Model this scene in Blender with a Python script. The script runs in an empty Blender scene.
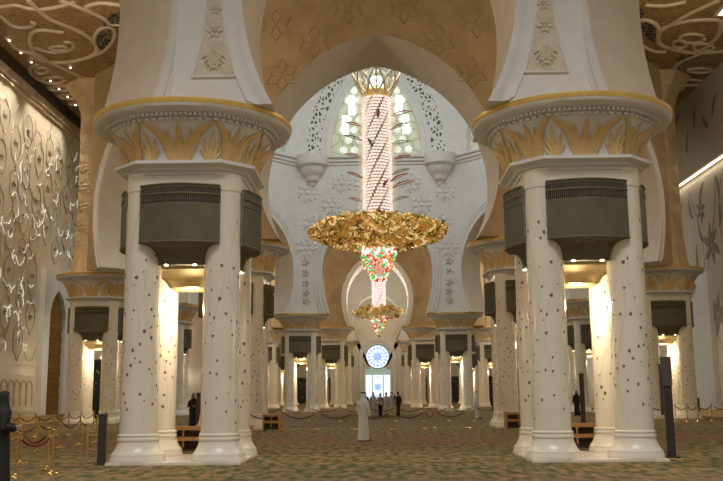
import bpy, math, random
from mathutils import Vector, Matrix
random.seed(7)
PI = math.pi
sc = bpy.context.scene
col = sc.collection

# ---------------------------------------------------------------- camera
FPX, CXP, CYP = 900.0, 361.5, 240.5           # focal length and centre in pixels of a 723x481 frame
ROLL = math.radians(0.5)
VX, VY = 15.5, -152.0                          # vanishing point of the hall's axis, from the image centre
_ux = VX*math.cos(ROLL) + VY*math.sin(ROLL)
_uy = -VX*math.sin(ROLL) + VY*math.cos(ROLL)
PITCH = math.atan(-_uy/FPX)
YAW = math.atan(_ux*math.cos(PITCH)/FPX)
_c, _s, _cy, _sy = math.cos(PITCH), math.sin(PITCH), math.cos(YAW), math.sin(YAW)
CF = Vector((-_sy*_c, _cy*_c, _s)); _r0 = Vector((_cy, _sy, 0)); _u0 = _r0.cross(CF)
CR = _r0*math.cos(ROLL) - _u0*math.sin(ROLL)
CU = _r0*math.sin(ROLL) + _u0*math.cos(ROLL)
EYE = Vector((-0.16, 0.0, 1.7))
cd = bpy.data.cameras.new('camera'); cam = bpy.data.objects.new('camera', cd); col.objects.link(cam)
cd.sensor_width = 36.0; cd.lens = FPX/723.0*36.0; cd.clip_start = 0.1; cd.clip_end = 600
cam.matrix_world = Matrix(((CR.x, CU.x, -CF.x, EYE.x), (CR.y, CU.y, -CF.y, EYE.y), (CR.z, CU.z, -CF.z, EYE.z), (0, 0, 0, 1)))
sc.camera = cam

def on_ceiling(px, py, z):                     # where a sight line meets the real ceiling plane
    d = CF + CR*((px-CXP)/FPX) + CU*((CYP-py)/FPX)
    return EYE + d*((z-EYE.z)/d.z)

# ---------------------------------------------------------------- world, big lights, exposure
w = bpy.data.worlds.new('world'); sc.world = w; w.use_nodes = True
w.node_tree.nodes['Background'].inputs[0].default_value = (1.0, 0.90, 0.77, 1)
w.node_tree.nodes['Background'].inputs[1].default_value = 0.30
sc.view_settings.view_transform = 'Standard'; sc.view_settings.look = 'None'
sc.view_settings.exposure = 0.16; sc.view_settings.gamma = 1.0
sc.view_settings.use_curve_mapping = False

def area(name, loc, target, size, energy, color, shape='DISK', size_y=None):
    l = bpy.data.lights.new(name, 'AREA'); l.shape = shape; l.size = size; l.energy = energy; l.color = color
    if size_y: l.size_y = size_y
    o = bpy.data.objects.new(name, l); col.objects.link(o); o.location = loc
    o.rotation_euler = (Vector(target)-Vector(loc)).to_track_quat('-Z', 'Y').to_euler()
    return o
area('daylight_dome_far', (0, 65.3, 37), (0, 65.3, 0), 22, 3300, (0.92, 0.97, 1.0))
area('daylight_dome_near', (0, 2.0, 34), (0, 4, 0), 20, 9800, (0.97, 0.97, 1.0))

def bay_fill(loc, energy, size=0.9, color=(1.0, 0.86, 0.66)):     # added fill light with no fixture, brightens walls and ceilings of the bays
    l = bpy.data.lights.new('bay_fill', 'POINT'); l.energy = energy; l.color = color; l.shadow_soft_size = size
    o = bpy.data.objects.new('bay_fill', l); col.objects.link(o); o.location = loc
for s in (-1, 1):
    bay_fill((s*14.0, 34, 16.8), 1900 if s < 0 else 1300); bay_fill((s*13.5, 95, 14.0), 1500)
bay_fill((0, 33, 18.0), 130); bay_fill((0, 94.5, 19.0), 260); bay_fill((0, 117, 14.5), 2000); bay_fill((0, 140, 14.0), 1400)

# ---------------------------------------------------------------- materials
def new_mat(name):
    m = bpy.data.materials.new(name); m.use_nodes = True
    nt = m.node_tree; return m, nt, nt.nodes, nt.links, nt.nodes['Principled BSDF']
def coords(N, L, scale=(1, 1, 1), kind='Object'):
    tc = N.new('ShaderNodeTexCoord'); mp = N.new('ShaderNodeMapping'); mp.inputs['Scale'].default_value = scale
    L.new(tc.outputs[kind], mp.inputs[0]); return mp.outputs[0]
def ramp(N, L, src, stops):
    r = N.new('ShaderNodeValToRGB'); els = r.color_ramp.elements
    while len(els) < len(stops): els.new(0.5)
    for e, (p, c) in zip(els, stops): e.position = p; e.color = (*c, 1)
    L.new(src, r.inputs[0]); return r.outputs[0]
def plain(name, c1, c2=None, scale=3.0, rough=0.5, metal=0.0, bump=0.0, bscale=None, detail=4, spec=0.5):
    m, nt, N, L, B = new_mat(name)
    v = coords(N, L); n = N.new('ShaderNodeTexNoise'); n.inputs['Scale'].default_value = scale; n.inputs['Detail'].default_value = detail
    L.new(v, n.inputs['Vector'])
    L.new(ramp(N, L, n.outputs[0], [(0.32, c1), (0.68, c2 or tuple(x*0.85 for x in c1))]), B.inputs['Base Color'])
    B.inputs['Roughness'].default_value = rough; B.inputs['Metallic'].default_value = metal
    B.inputs['Specular IOR Level'].default_value = spec
    if bump:
        n2 = N.new('ShaderNodeTexNoise'); n2.inputs['Scale'].default_value = bscale or scale*4; L.new(v, n2.inputs['Vector'])
        b = N.new('ShaderNodeBump'); b.inputs['Strength'].default_value = bump; b.inputs['Distance'].default_value = 0.05
        L.new(n2.outputs[0], b.inputs['Height']); L.new(b.outputs[0], B.inputs['Normal'])
    return m
def glow(name, c, strength, base=(0.8, 0.8, 0.8), rough=0.4):
    m, nt, N, L, B = new_mat(name)
    B.inputs['Base Color'].default_value = (*base, 1); B.inputs['Roughness'].default_value = rough
    B.inputs['Emission Color'].default_value = (*c, 1); B.inputs['Emission Strength'].default_value = strength
    return m

M = {}
M['marble'] = plain('white_marble', (0.82, 0.755, 0.635), (0.76, 0.69, 0.565), 0.8, 0.26, detail=8)
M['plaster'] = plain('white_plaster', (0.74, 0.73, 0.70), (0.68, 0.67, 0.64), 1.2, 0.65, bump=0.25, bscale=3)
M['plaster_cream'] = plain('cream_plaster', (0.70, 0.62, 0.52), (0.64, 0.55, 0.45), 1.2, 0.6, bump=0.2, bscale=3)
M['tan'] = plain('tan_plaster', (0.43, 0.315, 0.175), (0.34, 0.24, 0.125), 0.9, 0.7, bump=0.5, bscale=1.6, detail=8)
M['tan_relief'] = plain('tan_relief', (0.44, 0.325, 0.185), (0.38, 0.27, 0.15), 2, 0.7)
def ceiling_mat():
    m, nt, N, L, B = new_mat('gold_brown_ceiling')
    v = coords(N, L); n = N.new('ShaderNodeTexNoise'); n.inputs['Scale'].default_value = 1.2; n.inputs['Detail'].default_value = 6; L.new(v, n.inputs['Vector'])
    base = ramp(N, L, n.outputs[0], [(0.35, (0.21, 0.115, 0.04)), (0.65, (0.32, 0.19, 0.075))])
    vo = N.new('ShaderNodeTexVoronoi'); vo.feature = 'DISTANCE_TO_EDGE'; vo.inputs['Scale'].default_value = 2.0; L.new(v, vo.inputs['Vector'])
    ln = ramp(N, L, vo.outputs['Distance'], [(0.02, (1, 1, 1)), (0.06, (0, 0, 0))])
    mx = N.new('ShaderNodeMix'); mx.data_type = 'RGBA'; mx.inputs['B'].default_value = (0.42, 0.28, 0.12, 1); L.new(ln, mx.inputs['Factor']); L.new(base, mx.inputs['A'])
    L.new(mx.outputs['Result'], B.inputs['Base Color']); B.inputs['Roughness'].default_value = 0.55
    return m
M['ceiling'] = ceiling_mat()
M['scroll'] = plain('cream_scroll', (0.62, 0.52, 0.38), (0.52, 0.42, 0.30), 2, 0.5)
M['gold'] = plain('gilding', (0.74, 0.50, 0.14), (0.64, 0.42, 0.10), 6, 0.4, 0.3)
M['gold_leaf'] = plain('gilt_leaf_paint', (0.72, 0.52, 0.25), (0.64, 0.44, 0.18), 5, 0.5, 0.1)
M['brass'] = plain('brass', (0.75, 0.52, 0.20), (0.65, 0.42, 0.14), 5, 0.25, 1.0)
M['tray_brass'] = plain('dull_brass', (0.50, 0.40, 0.20), (0.42, 0.32, 0.15), 5, 0.42, 0.85)
M['bronze'] = plain('olive_bronze', (0.195, 0.17, 0.105), (0.155, 0.135, 0.08), 3, 0.5, 0.3)
M['bronze_dark'] = plain('dark_slot', (0.018, 0.014, 0.009), (0.012, 0.01, 0.006), 3, 0.6)
M['inlay_dark'] = plain('dark_stone_inlay', (0.20, 0.145, 0.09), (0.13, 0.11, 0.09), 20, 0.3)
M['inlay_vine'] = plain('pale_vine_inlay', (0.72, 0.65, 0.53), None, 8, 0.3)
M['rope'] = plain('red_velvet', (0.16, 0.018, 0.018), (0.11, 0.012, 0.012), 30, 0.85)
M['wood'] = plain('orange_wood', (0.50, 0.28, 0.12), (0.40, 0.21, 0.085), 4, 0.4)
M['dark_post'] = plain('dark_grey_metal', (0.045, 0.035, 0.025), (0.035, 0.028, 0.02), 4, 0.5)
M['board_face'] = plain('grey_board_face', (0.09, 0.08, 0.065), (0.075, 0.066, 0.05), 4, 0.6)
M['dark_wood'] = plain('dark_brown_wood', (0.10, 0.055, 0.025), (0.075, 0.04, 0.018), 4, 0.5)
M['lamp'] = glow('lamp_face', (1.0, 0.86, 0.62), 4.5)
M['cove'] = glow('cove_lamp', (1.0, 0.84, 0.58), 5)
M['ceil_lamp'] = glow('ceiling_lamp', (1.0, 0.90, 0.75), 3.0)
M['skin'] = plain('skin', (0.42, 0.24, 0.15), (0.38, 0.21, 0.13), 20, 0.5)
M['white_cloth'] = plain('white_cloth', (0.72, 0.70, 0.66), (0.66, 0.64, 0.60), 6, 0.85)
M['black_cloth'] = plain('black_cloth', (0.012, 0.011, 0.012), (0.008, 0.008, 0.009), 6, 0.8)
M['navy_cloth'] = plain('navy_cloth', (0.02, 0.03, 0.06), None, 6, 0.8)
M['pink_cloth'] = plain('pale_pink_cloth', (0.45, 0.30, 0.28), None, 6, 0.8)
M['lattice_back'] = plain('lattice_shadow', (0.03, 0.025, 0.02), None, 3, 0.8)
M['wall_leaf'] = plain('grey_green_stone_inlay', (0.19, 0.165, 0.11), (0.27, 0.24, 0.165), 2, 0.4)
M['wall_vine'] = plain('grey_stem_inlay', (0.25, 0.22, 0.16), None, 2, 0.4)
M['cartouche'] = plain('grey_bronze_line', (0.36, 0.31, 0.23), None, 4, 0.35, 0.3)
M['fibre'] = glow('lit_glass_strand', (1.0, 0.97, 0.90), 0.55, (0.8, 0.78, 0.72), 0.15)
M['mosaic_wall'] = plain('cream_marble_wall', (0.75, 0.67, 0.54), (0.67, 0.58, 0.45), 0.5, 0.28, bump=0.1, bscale=2)
M['stone_wall'] = plain('pale_marble_wall', (0.60, 0.55, 0.46), (0.54, 0.49, 0.40), 0.4, 0.35)
M['far_wall'] = plain('far_cream_wall', (0.66, 0.60, 0.50), (0.60, 0.54, 0.44), 0.5, 0.5)
M['niche_gold'] = plain('niche_gold', (0.42, 0.27, 0.08), (0.34, 0.2, 0.05), 4, 0.35, 0.7)
M['niche_dark'] = plain('niche_dark', (0.05, 0.035, 0.015), None, 3, 0.6)

def lattice_mat(name, rib, hole, scale, width, stretch=(1, 1, 1)):
    m, nt, N, L, B = new_mat(name)
    v = N.new('ShaderNodeTexVoronoi'); v.feature = 'DISTANCE_TO_EDGE'; v.inputs['Scale'].default_value = scale
    L.new(coords(N, L, stretch), v.inputs['Vector'])
    L.new(ramp(N, L, v.outputs['Distance'], [(width, rib), (width+0.03, hole)]), B.inputs['Base Color'])
    B.inputs['Roughness'].default_value = 0.6
    return m
M['drum_lattice'] = lattice_mat('pierced_white_screen', (0.72, 0.72, 0.68), (0.09, 0.10, 0.10), 2.9, 0.17, (1, 1, 0.7))
M['ceil_lattice'] = lattice_mat('pierced_dark_screen', (0.30, 0.22, 0.13), (0.012, 0.01, 0.008), 2.4, 0.05)
M['panel_lattice'] = lattice_mat('white_arabesque_on_black', (0.02, 0.018, 0.016), (0.35, 0.32, 0.28), 2.2, 0.30)

def carpet():
    m, nt, N, L, B = new_mat('floral_carpet')
    v = coords(N, L)
    n1 = N.new('ShaderNodeTexNoise'); n1.inputs['Scale'].default_value = 4.6; n1.inputs['Detail'].default_value = 3; L.new(coords(N, L, (1, 0.36, 1)), n1.inputs['Vector'])
    base = ramp(N, L, n1.outputs[0], [(0.36, (0.072, 0.072, 0.024)), (0.46, (0.14, 0.125, 0.05)), (0.54, (0.22, 0.165, 0.08)), (0.66, (0.34, 0.20, 0.11))])
    vo = N.new('ShaderNodeTexVoronoi'); vo.inputs['Scale'].default_value = 1.6; vo.inputs['Randomness'].default_value = 0.9; L.new(v, vo.inputs['Vector'])
    spot = ramp(N, L, vo.outputs['Distance'], [(0.12, (1, 1, 1)), (0.24, (0, 0, 0))])
    mx = N.new('ShaderNodeMix'); mx.data_type = 'RGBA'; mx.inputs['B'].default_value = (0.24, 0.10, 0.055, 1)
    mu = N.new('ShaderNodeMath'); mu.operation = 'MULTIPLY'; mu.inputs[1].default_value = 0.7; L.new(spot, mu.inputs[0]); L.new(mu.outputs[0], mx.inputs['Factor']); L.new(base, mx.inputs['A'])
    # broad woven bands of dusty red running across the hall
    sp = N.new('ShaderNodeSeparateXYZ'); L.new(v, sp.inputs[0])
    n3 = N.new('ShaderNodeTexNoise'); n3.inputs['Scale'].default_value = 0.9; n3.inputs['Detail'].default_value = 4; L.new(v, n3.inputs['Vector'])
    ad = N.new('ShaderNodeMath'); ad.operation = 'MULTIPLY_ADD'; ad.inputs[1].default_value = 2.2; L.new(n3.outputs[0], ad.inputs[0]); L.new(sp.outputs['Y'], ad.inputs[2])
    band = N.new('ShaderNodeMapRange'); band.interpolation_type = 'SMOOTHSTEP'
    s = N.new('ShaderNodeMath'); s.operation = 'SINE'; f = N.new('ShaderNodeMath'); f.operation = 'MULTIPLY'; f.inputs[1].default_value = 2*PI/17.0
    o = N.new('ShaderNodeMath'); o.operation = 'ADD'; o.inputs[1].default_value = -30.2
    L.new(ad.outputs[0], o.inputs[0]); L.new(o.outputs[0], f.inputs[0]); L.new(f.outputs[0], s.inputs[0])
    band.inputs['From Min'].default_value = 0.55; band.inputs['From Max'].default_value = 0.9; L.new(s.outputs[0], band.inputs['Value'])
    mb = N.new('ShaderNodeMath'); mb.operation = 'MULTIPLY'; mb.inputs[1].default_value = 0.5; L.new(band.outputs[0], mb.inputs[0])
    m2 = N.new('ShaderNodeMix'); m2.data_type = 'RGBA'; m2.inputs['B'].default_value = (0.23, 0.13, 0.085, 1)
    L.new(mb.outputs[0], m2.inputs['Factor']); L.new(mx.outputs['Result'], m2.inputs['A'])
    L.new(m2.outputs['Result'], B.inputs['Base Color'])
    B.inputs['Roughness'].default_value = 0.95; B.inputs['Specular IOR Level'].default_value = 0.1
    n4 = N.new('ShaderNodeTexNoise'); n4.inputs['Scale'].default_value = 30; L.new(v, n4.inputs['Vector'])
    b = N.new('ShaderNodeBump'); b.inputs['Strength'].default_value = 0.3; b.inputs['Distance'].default_value = 0.02; L.new(n4.outputs[0], b.inputs['Height']); L.new(b.outputs[0], B.inputs['Normal'])
    return m
M['carpet'] = carpet()

# ---------------------------------------------------------------- mesh helpers
class G:
    def __init__(s): s.v = []; s.f = []; s.m = []
    def add(s, v, f, m=0):
        b = len(s.v); s.v += [tuple(p) for p in v]
        for q in f: s.f.append(tuple(i+b for i in q)); s.m.append(m)
    def box(s, c, d, m=0, rz=0.0):
        x, y, z = d[0]/2, d[1]/2, d[2]/2; ca, sa = math.cos(rz), math.sin(rz)
        vs = [(c[0]+a*x*ca-b*y*sa, c[1]+a*x*sa+b*y*ca, c[2]+e*z) for e in (-1, 1) for a, b in ((-1, -1), (1, -1), (1, 1), (-1, 1))]
        s.add(vs, [(0, 3, 2, 1), (4, 5, 6, 7), (0, 1, 5, 4), (1, 2, 6, 5), (2, 3, 7, 6), (3, 0, 4, 7)], m)
    def loft(s, rings, m=0, closed=True, cap=True):
        n = len(rings[0]); b = len(s.v)
        for r in rings: s.v += [tuple(p) for p in r]
        for i in range(len(rings)-1):
            for j in range(n if closed else n-1):
                k = (j+1) % n
                s.f.append((b+i*n+j, b+i*n+k, b+(i+1)*n+k, b+(i+1)*n+j)); s.m.append(m)
        if cap and closed:
            s.f.append(tuple(b+j for j in reversed(range(n)))); s.m.append(m)
            s.f.append(tuple(b+(len(rings)-1)*n+j for j in range(n))); s.m.append(m)
    def lathe(s, prof, seg=24, c=(0, 0, 0), m=0, cap=True):
        s.loft([[(c[0]+r*math.cos(2*PI*j/seg), c[1]+r*math.sin(2*PI*j/seg), c[2]+z) for j in range(seg)] for r, z in prof], m, True, cap)
    def tube(s, path, radii, seg=6, m=0, flat=None, cap=True):
        P = [Vector(p) for p in path]; n = len(P)
        if not hasattr(radii, '__len__'): radii = [radii]*n
        rings = []; up0 = None
        for i in range(n):
            t = (P[min(i+1, n-1)]-P[max(i-1, 0)])
            t = t.normalized() if t.length > 1e-9 else Vector((0, 0, 1))
            if flat is not None: u = t.cross(Vector(flat)).normalized(); vv = Vector(flat)
            else:
                if up0 is None:
                    a = Vector((0, 0, 1)) if abs(t.z) < 0.9 else Vector((1, 0, 0)); u = t.cross(a).normalized()
                else: u = (up0 - t*up0.dot(t)).normalized()
                up0 = u; vv = t.cross(u).normalized()
            r = radii[i]; ru, rv = (r if hasattr(r, '__len__') else (r, r))
            rings.append([P[i]+u*(ru*math.cos(2*PI*j/seg))+vv*(rv*math.sin(2*PI*j/seg)) for j in range(seg)])
        s.loft(rings, m, True, cap)
    def ball(s, c, r, seg=10, rings=6, m=0):
        rx, ry, rz = r if hasattr(r, '__len__') else (r, r, r)
        rr = []
        for i in range(rings+1):
            a = -PI/2+PI*i/rings; k = max(math.cos(a), 0.02)
            rr.append([(c[0]+rx*k*math.cos(2*PI*j/seg), c[1]+ry*k*math.sin(2*PI*j/seg), c[2]+rz*math.sin(a)) for j in range(seg)])
        s.loft(rr, m)
    def mesh(s, name, mats, smooth=True, angle=35):
        me = bpy.data.meshes.new(name); me.from_pydata(s.v, [], s.f)
        for mt in (mats if isinstance(mats, (list, tuple)) else [mats]): me.materials.append(M[mt] if isinstance(mt, str) else mt)
        me.polygons.foreach_set('material_index', s.m)
        if smooth:
            me.polygons.foreach_set('use_smooth', [True]*len(s.f)); me.set_sharp_from_angle(angle=math.radians(angle))
        me.update(); return me
    def build(s, name, mats, parent=None, smooth=True, angle=35, loc=None): return put(name, s.mesh(name, mats, smooth, angle), parent, loc)

def put(name, data, parent=None, loc=None, rz=0.0, scale=None):
    o = bpy.data.objects.new(name, data); col.objects.link(o)
    if parent is not None: o.parent = parent
    if loc is not None: o.location = loc
    if rz: o.rotation_euler = (0, 0, rz)
    if scale is not None: o.scale = scale if hasattr(scale, '__len__') else (scale,)*3
    return o
def thing(name, label, cat, loc=(0, 0, 0), rz=0.0, group=None):
    o = put(name, None, None, loc, rz); o.empty_display_size = 0.3
    return tag(o, label, cat, group)
def tag(o, label=None, cat=None, group=None, kind=None):
    if label: o['label'] = label
    if cat: o['category'] = cat
    if group: o['group'] = group
    if kind: o['kind'] = kind
    return o
def struct(o): o['kind'] = 'structure'; return o
def drum_glass():
    m, nt, N, L, B = new_mat('leaded_green_glass')
    v = N.new('ShaderNodeTexVoronoi'); v.feature = 'DISTANCE_TO_EDGE'; v.inputs['Scale'].default_value = 0.9; L.new(coords(N, L), v.inputs['Vector'])
    c = ramp(N, L, v.outputs['Distance'], [(0.0, (0.30, 0.28, 0.18)), (0.05, (0.46, 0.47, 0.34)), (0.4, (0.54, 0.57, 0.42))])
    L.new(c, B.inputs['Base Color']); L.new(c, B.inputs['Emission Color']); B.inputs['Emission Strength'].default_value = 0.35; B.inputs['Roughness'].default_value = 0.2
    return m
for nm, mt in (('drum_glass', drum_glass()), ('clear_glass', glow('sunlit_clear_glass', (0.95, 1.0, 1.0), 1.3)), ('window_flower', glow('white_glass_flower', (0.92, 1.0, 0.97), 0.6, (0.85, 0.85, 0.8)))):
    M[nm] = mt
# ================================================================ SETTING
CEIL = 21.2
WALLX = 21.5
g = G(); g.add([(-WALLX, -12, 0), (WALLX, -12, 0), (WALLX, 150, 0), (-WALLX, 150, 0)], [(0, 1, 2, 3)]); struct(g.build('floor', 'carpet', smooth=False))

# ---- walls pierced by pointed horseshoe arches
def arch_curve(R, w0, z0, zc, za, n=18):
    b = (zc-z0)/math.sqrt(1-(w0/R)**2); h = za-zc; rho = (h*h+R*R)/(2*R); cx = R-rho
    half = [(R*math.sqrt(max(0, 1-((zc-z)/b)**2)), z) for z in [z0+(zc-z0)*i/9 for i in range(9)]]
    amax = math.asin(min(1, h/rho))
    half += [(cx+rho*math.cos(amax*i/n), zc+rho*math.sin(amax*i/n)) for i in range(n+1)]
    half[-1] = (0.0, za)
    return [(-x, z) for x, z in half] + [(x, z) for x, z in reversed(half[:-1])]
def offset_curve(c, d):
    out = []
    for i, p in enumerate(c):
        a = Vector(c[max(i-1, 0)]); b = Vector(c[min(i+1, len(c)-1)]); t = (b-a).normalized()
        out.append((p[0]-t.y*d, p[1]+t.x*d))
    return out
def frame(p0, p1):
    a, b = Vector((*p0, 0)), Vector((*p1, 0)); d = (b-a).normalized(); L = (b-a).length
    return (a+b)/2, d, Vector((d.y, -d.x, 0)), L      # centre, along, normal that looks to the right of p0->p1
def arch_wall(name, p0, p1, thick, hole, ztop, mats, band=None, back_band=None):
    """p0->p1 is the face; its normal looks to the right of that line, the body lies behind it."""
    c, d, n, L = frame(p0, p1)
    R, w0, z0, zc, za = hole
    cur = arch_curve(R, w0, z0, zc, za)
    H = L/2
    def P(s, z, back=0.0): q = c+d*s-n*back; return (q.x, q.y, z)
    out = []
    N = len(cur); mid = N//2
    for i, (s, z) in enumerate(cur):                 # outer partner of each hole point, on the rectangle's rim
        if i < mid:
            t = (z-z0)/(za-z0); out.append((-H, z0+(ztop-z0)*min(1, t*1.02)) if t < 0.8 else (-H*(1-(t-0.8)/0.2), ztop))
        elif i == mid: out.append((0, ztop))
        else:
            t = (z-z0)/(za-z0); out.append((H, z0+(ztop-z0)*min(1, t*1.02)) if t < 0.8 else (H*(1-(t-0.8)/0.2), ztop))
    # exact corners
    for rng in (range(0, mid), range(N-1, mid, -1)):
        last = None
        for i in rng:
            if abs(out[i][0]) >= H-1e-6: last = i
        if last is not None: out[last] = (math.copysign(H, cur[last][0]), ztop)
    g = G()
    g.loft([[P(*p) for p in out], [P(*p) for p in cur]], 0, False)
    g.loft([[P(*p, thick) for p in cur], [P(*p, thick) for p in out]], 1, False)
    g.loft([[P(*p) for p in cur], [P(*p, thick*0.5) for p in cur], [P(*p, thick) for p in cur]], 2, False)
    g.add([P(-H, z0), P(-H, ztop), P(-H, ztop, thick), P(-H, z0, thick), P(H, z0), P(H, ztop), P(H, ztop, thick), P(H, z0, thick)], [(3, 2, 1, 0), (4, 5, 6, 7), (1, 2, 6, 5)], 0)
    k = len(cur)-1
    for sgn, i in ((-1, 0), (1, k)):
        g.add([P(cur[i][0], z0), P(sgn*H, z0), P(sgn*H, z0, thick), P(cur[i][0], z0, thick)], [(0, 1, 2, 3)], 0)
    o = struct(g.build(name, mats, smooth=True, angle=40))
    for spec, back in ((band, False), (back_band, True)):
        if not spec: continue
        mat, prof = spec
        g = G(); rings = []
        for u, v in prof:
            cc = offset_curve(cur, u)
            rings.append([P(s, max(z, z0), (thick+v) if back else -v) for s, z in cc])
        g.loft(rings, 0, False); g.build('archivolt', mat, o)
    o['frame'] = 1
    del o['frame']
    return o, P, cur

BAND = [(0, 0.0), (0, .10), (.16, .12), (.20, .05), (.40, .05), (.44, .11), (.52, .11), (.56, .04), (.70, .04), (.74, .09), (.80, .09), (.84, 0)]
BANDS = [(0, 0.0), (0, .08), (.2, .08), (.24, .04), (.42, .04), (.46, .08), (.54, .08), (.56, 0)]
Z0 = 9.0
YA, YB, YC, YD, YE, YW = 24.0, 44.7, 86.0, 103.0, 131.0, 150.0
# arch at the near columns (face looks at the camera)
wallA, PA, curA = arch_wall('wall_near_arch', (-5.37, YA-1.9), (5.37, YA-1.9), 3.8, (3.58, 2.75, Z0, 12.2, 16.9), 21.0, ['plaster', 'tan', 'plaster_cream'], ('plaster', [(u, v*.55) for u, v in BANDS]))
for s in (-1, 1):
    p0, p1 = (s*5.37, YA-1.9), (s*13.4, 13.6)
    if s < 0: p0, p1 = p1, p0
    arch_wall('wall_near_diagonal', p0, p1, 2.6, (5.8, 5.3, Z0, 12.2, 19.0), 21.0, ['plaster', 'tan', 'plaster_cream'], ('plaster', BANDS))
# near arch of the chandelier dome: tan outside looks at the camera, white inside
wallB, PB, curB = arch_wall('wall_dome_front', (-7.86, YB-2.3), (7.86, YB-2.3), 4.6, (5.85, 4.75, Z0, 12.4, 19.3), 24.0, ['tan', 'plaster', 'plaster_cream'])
# far arch of the dome
wallC, PC, curC = arch_wall('wall_dome_back', (-7.86, YC-1.9), (7.86, YC-1.9), 3.8, (5.2, 4.55, Z0, 13.0, 18.5), 24.0, ['plaster', 'tan', 'tan'], ('plaster', BAND))
for s in (-1, 1):
    a, b = (s*7.86, YC-1.9), (s*15.5, 76.0)
    if s < 0: a, b = b, a
    arch_wall('wall_dome_diagonal_back', a, b, 2.6, (5.45, 4.4, Z0, 12.8, 18.8), 24.0, ['plaster', 'tan', 'plaster_cream'], ('plaster', BAND))
    a, b = (s*7.86, 47.0), (s*15.5, 54.6)
    if s > 0: a, b = b, a
    arch_wall('wall_dome_diagonal_front', a, b, 2.6, (4.2, 3.4, Z0, 12.6, 17.6), 24.0, ['plaster', 'tan', 'plaster_cream'], ('plaster', BANDS), ('plaster', BANDS))
    a, b = (s*15.5, 76.0), (s*15.5, 54.6)
    if s < 0: a, b = b, a
    arch_wall('wall_dome_side', a, b, 2.6, (8.3, 7.2, Z0, 13.0, 20.0), 24.0, ['plaster', 'tan', 'plaster_cream'], ('plaster', BAND))
# arches beyond the dome
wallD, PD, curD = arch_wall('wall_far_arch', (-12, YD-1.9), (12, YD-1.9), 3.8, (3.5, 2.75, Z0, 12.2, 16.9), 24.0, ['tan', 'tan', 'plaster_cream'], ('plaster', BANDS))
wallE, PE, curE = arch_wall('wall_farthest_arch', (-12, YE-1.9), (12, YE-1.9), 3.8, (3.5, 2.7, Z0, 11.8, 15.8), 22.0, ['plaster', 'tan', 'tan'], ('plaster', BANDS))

# tan piers above the outer columns, flaring out under the ceiling
def pier(x, y, name):
    g = G(); rings = []
    for z, h in ((9.0, 1.75), (9.6, 1.62), (11, 1.5), (13, 1.45), (17, 1.45), (19.4, 1.5), (20.2, 1.75), (20.4, 1.85), (20.42, 1.95), (21.2, 2.5)):
        k = h*0.45
        rings.append([(x+a, y+b, z) for a, b in ((-h, -k), (-k, -h), (k, -h), (h, -k), (h, k), (k, h), (-k, h), (-h, k))])
    g.loft(rings); return struct(g.build(name, 'tan_pier', angle=30))
M['tan_pier'] = plain('carved_tan_pier', (0.62, 0.48, 0.30), (0.48, 0.35, 0.19), 1.3, 0.65, bump=0.8, bscale=2.0, detail=8)

# ---- ceiling round the dome
oct_ = [(-8.4, 45.0), (8.4, 45.0), (16.6, 53.6), (16.6, 77.0), (8.4, 85.9), (-8.4, 85.9), (-16.6, 77.0), (-16.6, 53.6)]
rect = [(-WALLX, 12), (WALLX, 12), (WALLX, 52.0), (WALLX, 78.5), (WALLX, 150), (-WALLX, 150), (-WALLX, 78.5), (-WALLX, 52.0)]
g = G(); g.loft([[(x, y, CEIL) for x, y in rect], [(x, y, CEIL) for x, y in oct_]], 0, True, False)
g.loft([[(x, y, CEIL+0.4) for x, y in oct_], [(x, y, CEIL+0.4) for x, y in rect]], 0, True, False)
ceil = struct(g.build('ceiling', 'ceiling', smooth=False))
# cream scroll mouldings on the ceiling, left and right aisle
def cp(pts, ox, oy, k):
    return [on_ceiling(ox+x/k, oy+y/k, CEIL) for x, y in pts]
def smooth_path(p, n=4):
    out = []
    for i in range(len(p)-1):
        a, b, c, d = p[max(i-1, 0)], p[i], p[i+1], p[min(i+2, len(p)-1)]
        for j in range(n):
            t = j/n; out.append(0.5*((2*b)+(c-a)*t+(2*a-5*b+4*c-d)*t*t+(3*b-a-3*c+d)*t*t*t))
    out.append(p[-1]); return out
def ell(cx, cy, rx, ry, a0=0, a1=330): return [(cx+rx*math.cos(math.radians(a)), cy+ry*math.sin(math.radians(a))) for a in range(a0, a1+1, 30)]
left_scrolls = [
 ([(0, 25), (60, 18), (110, 30), (160, 35), (230, 25), (300, 5)], .22),
 ([(115, 0), (150, 35), (200, 75), (260, 100), (320, 125), (365, 155), (388, 190), (380, 215), (340, 232), (280, 245), (220, 248), (170, 240), (140, 215), (125, 180), (120, 150), (135, 125), (170, 118), (230, 125), (255, 128)], .27),
 ([(135, 185), (170, 200), (220, 208), (270, 202), (297, 185), (285, 168), (255, 165)], .2),
 (ell(235, 190, 36, 8), .16),
 ([(0, 60), (40, 95), (80, 108), (120, 105), (138, 92), (120, 85)], .2),
 ([(25, 150), (60, 190), (100, 205), (150, 215), (180, 235), (230, 262), (280, 285), (320, 305), (335, 320)], .24),
 ([(150, 255), (120, 275), (130, 300), (170, 325), (230, 335), (300, 345), (330, 340)], .24),
 (ell(215, 318, 45, 13), .17), (ell(165, 280, 26, 12), .15), (ell(245, 352, 50, 9), .17), (ell(280, 384, 44, 9), .17), (ell(310, 412, 34, 8), .17),
 ([(240, 0), (300, 20), (360, 45), (420, 75), (445, 95), (500, 95)], .25),
 ([(345, 25), (400, 10), (490, 20)], .25),
 ([(388, 190), (378, 150), (400, 115), (440, 105), (460, 130), (450, 165), (410, 205), (340, 232)], .22),
]
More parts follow.
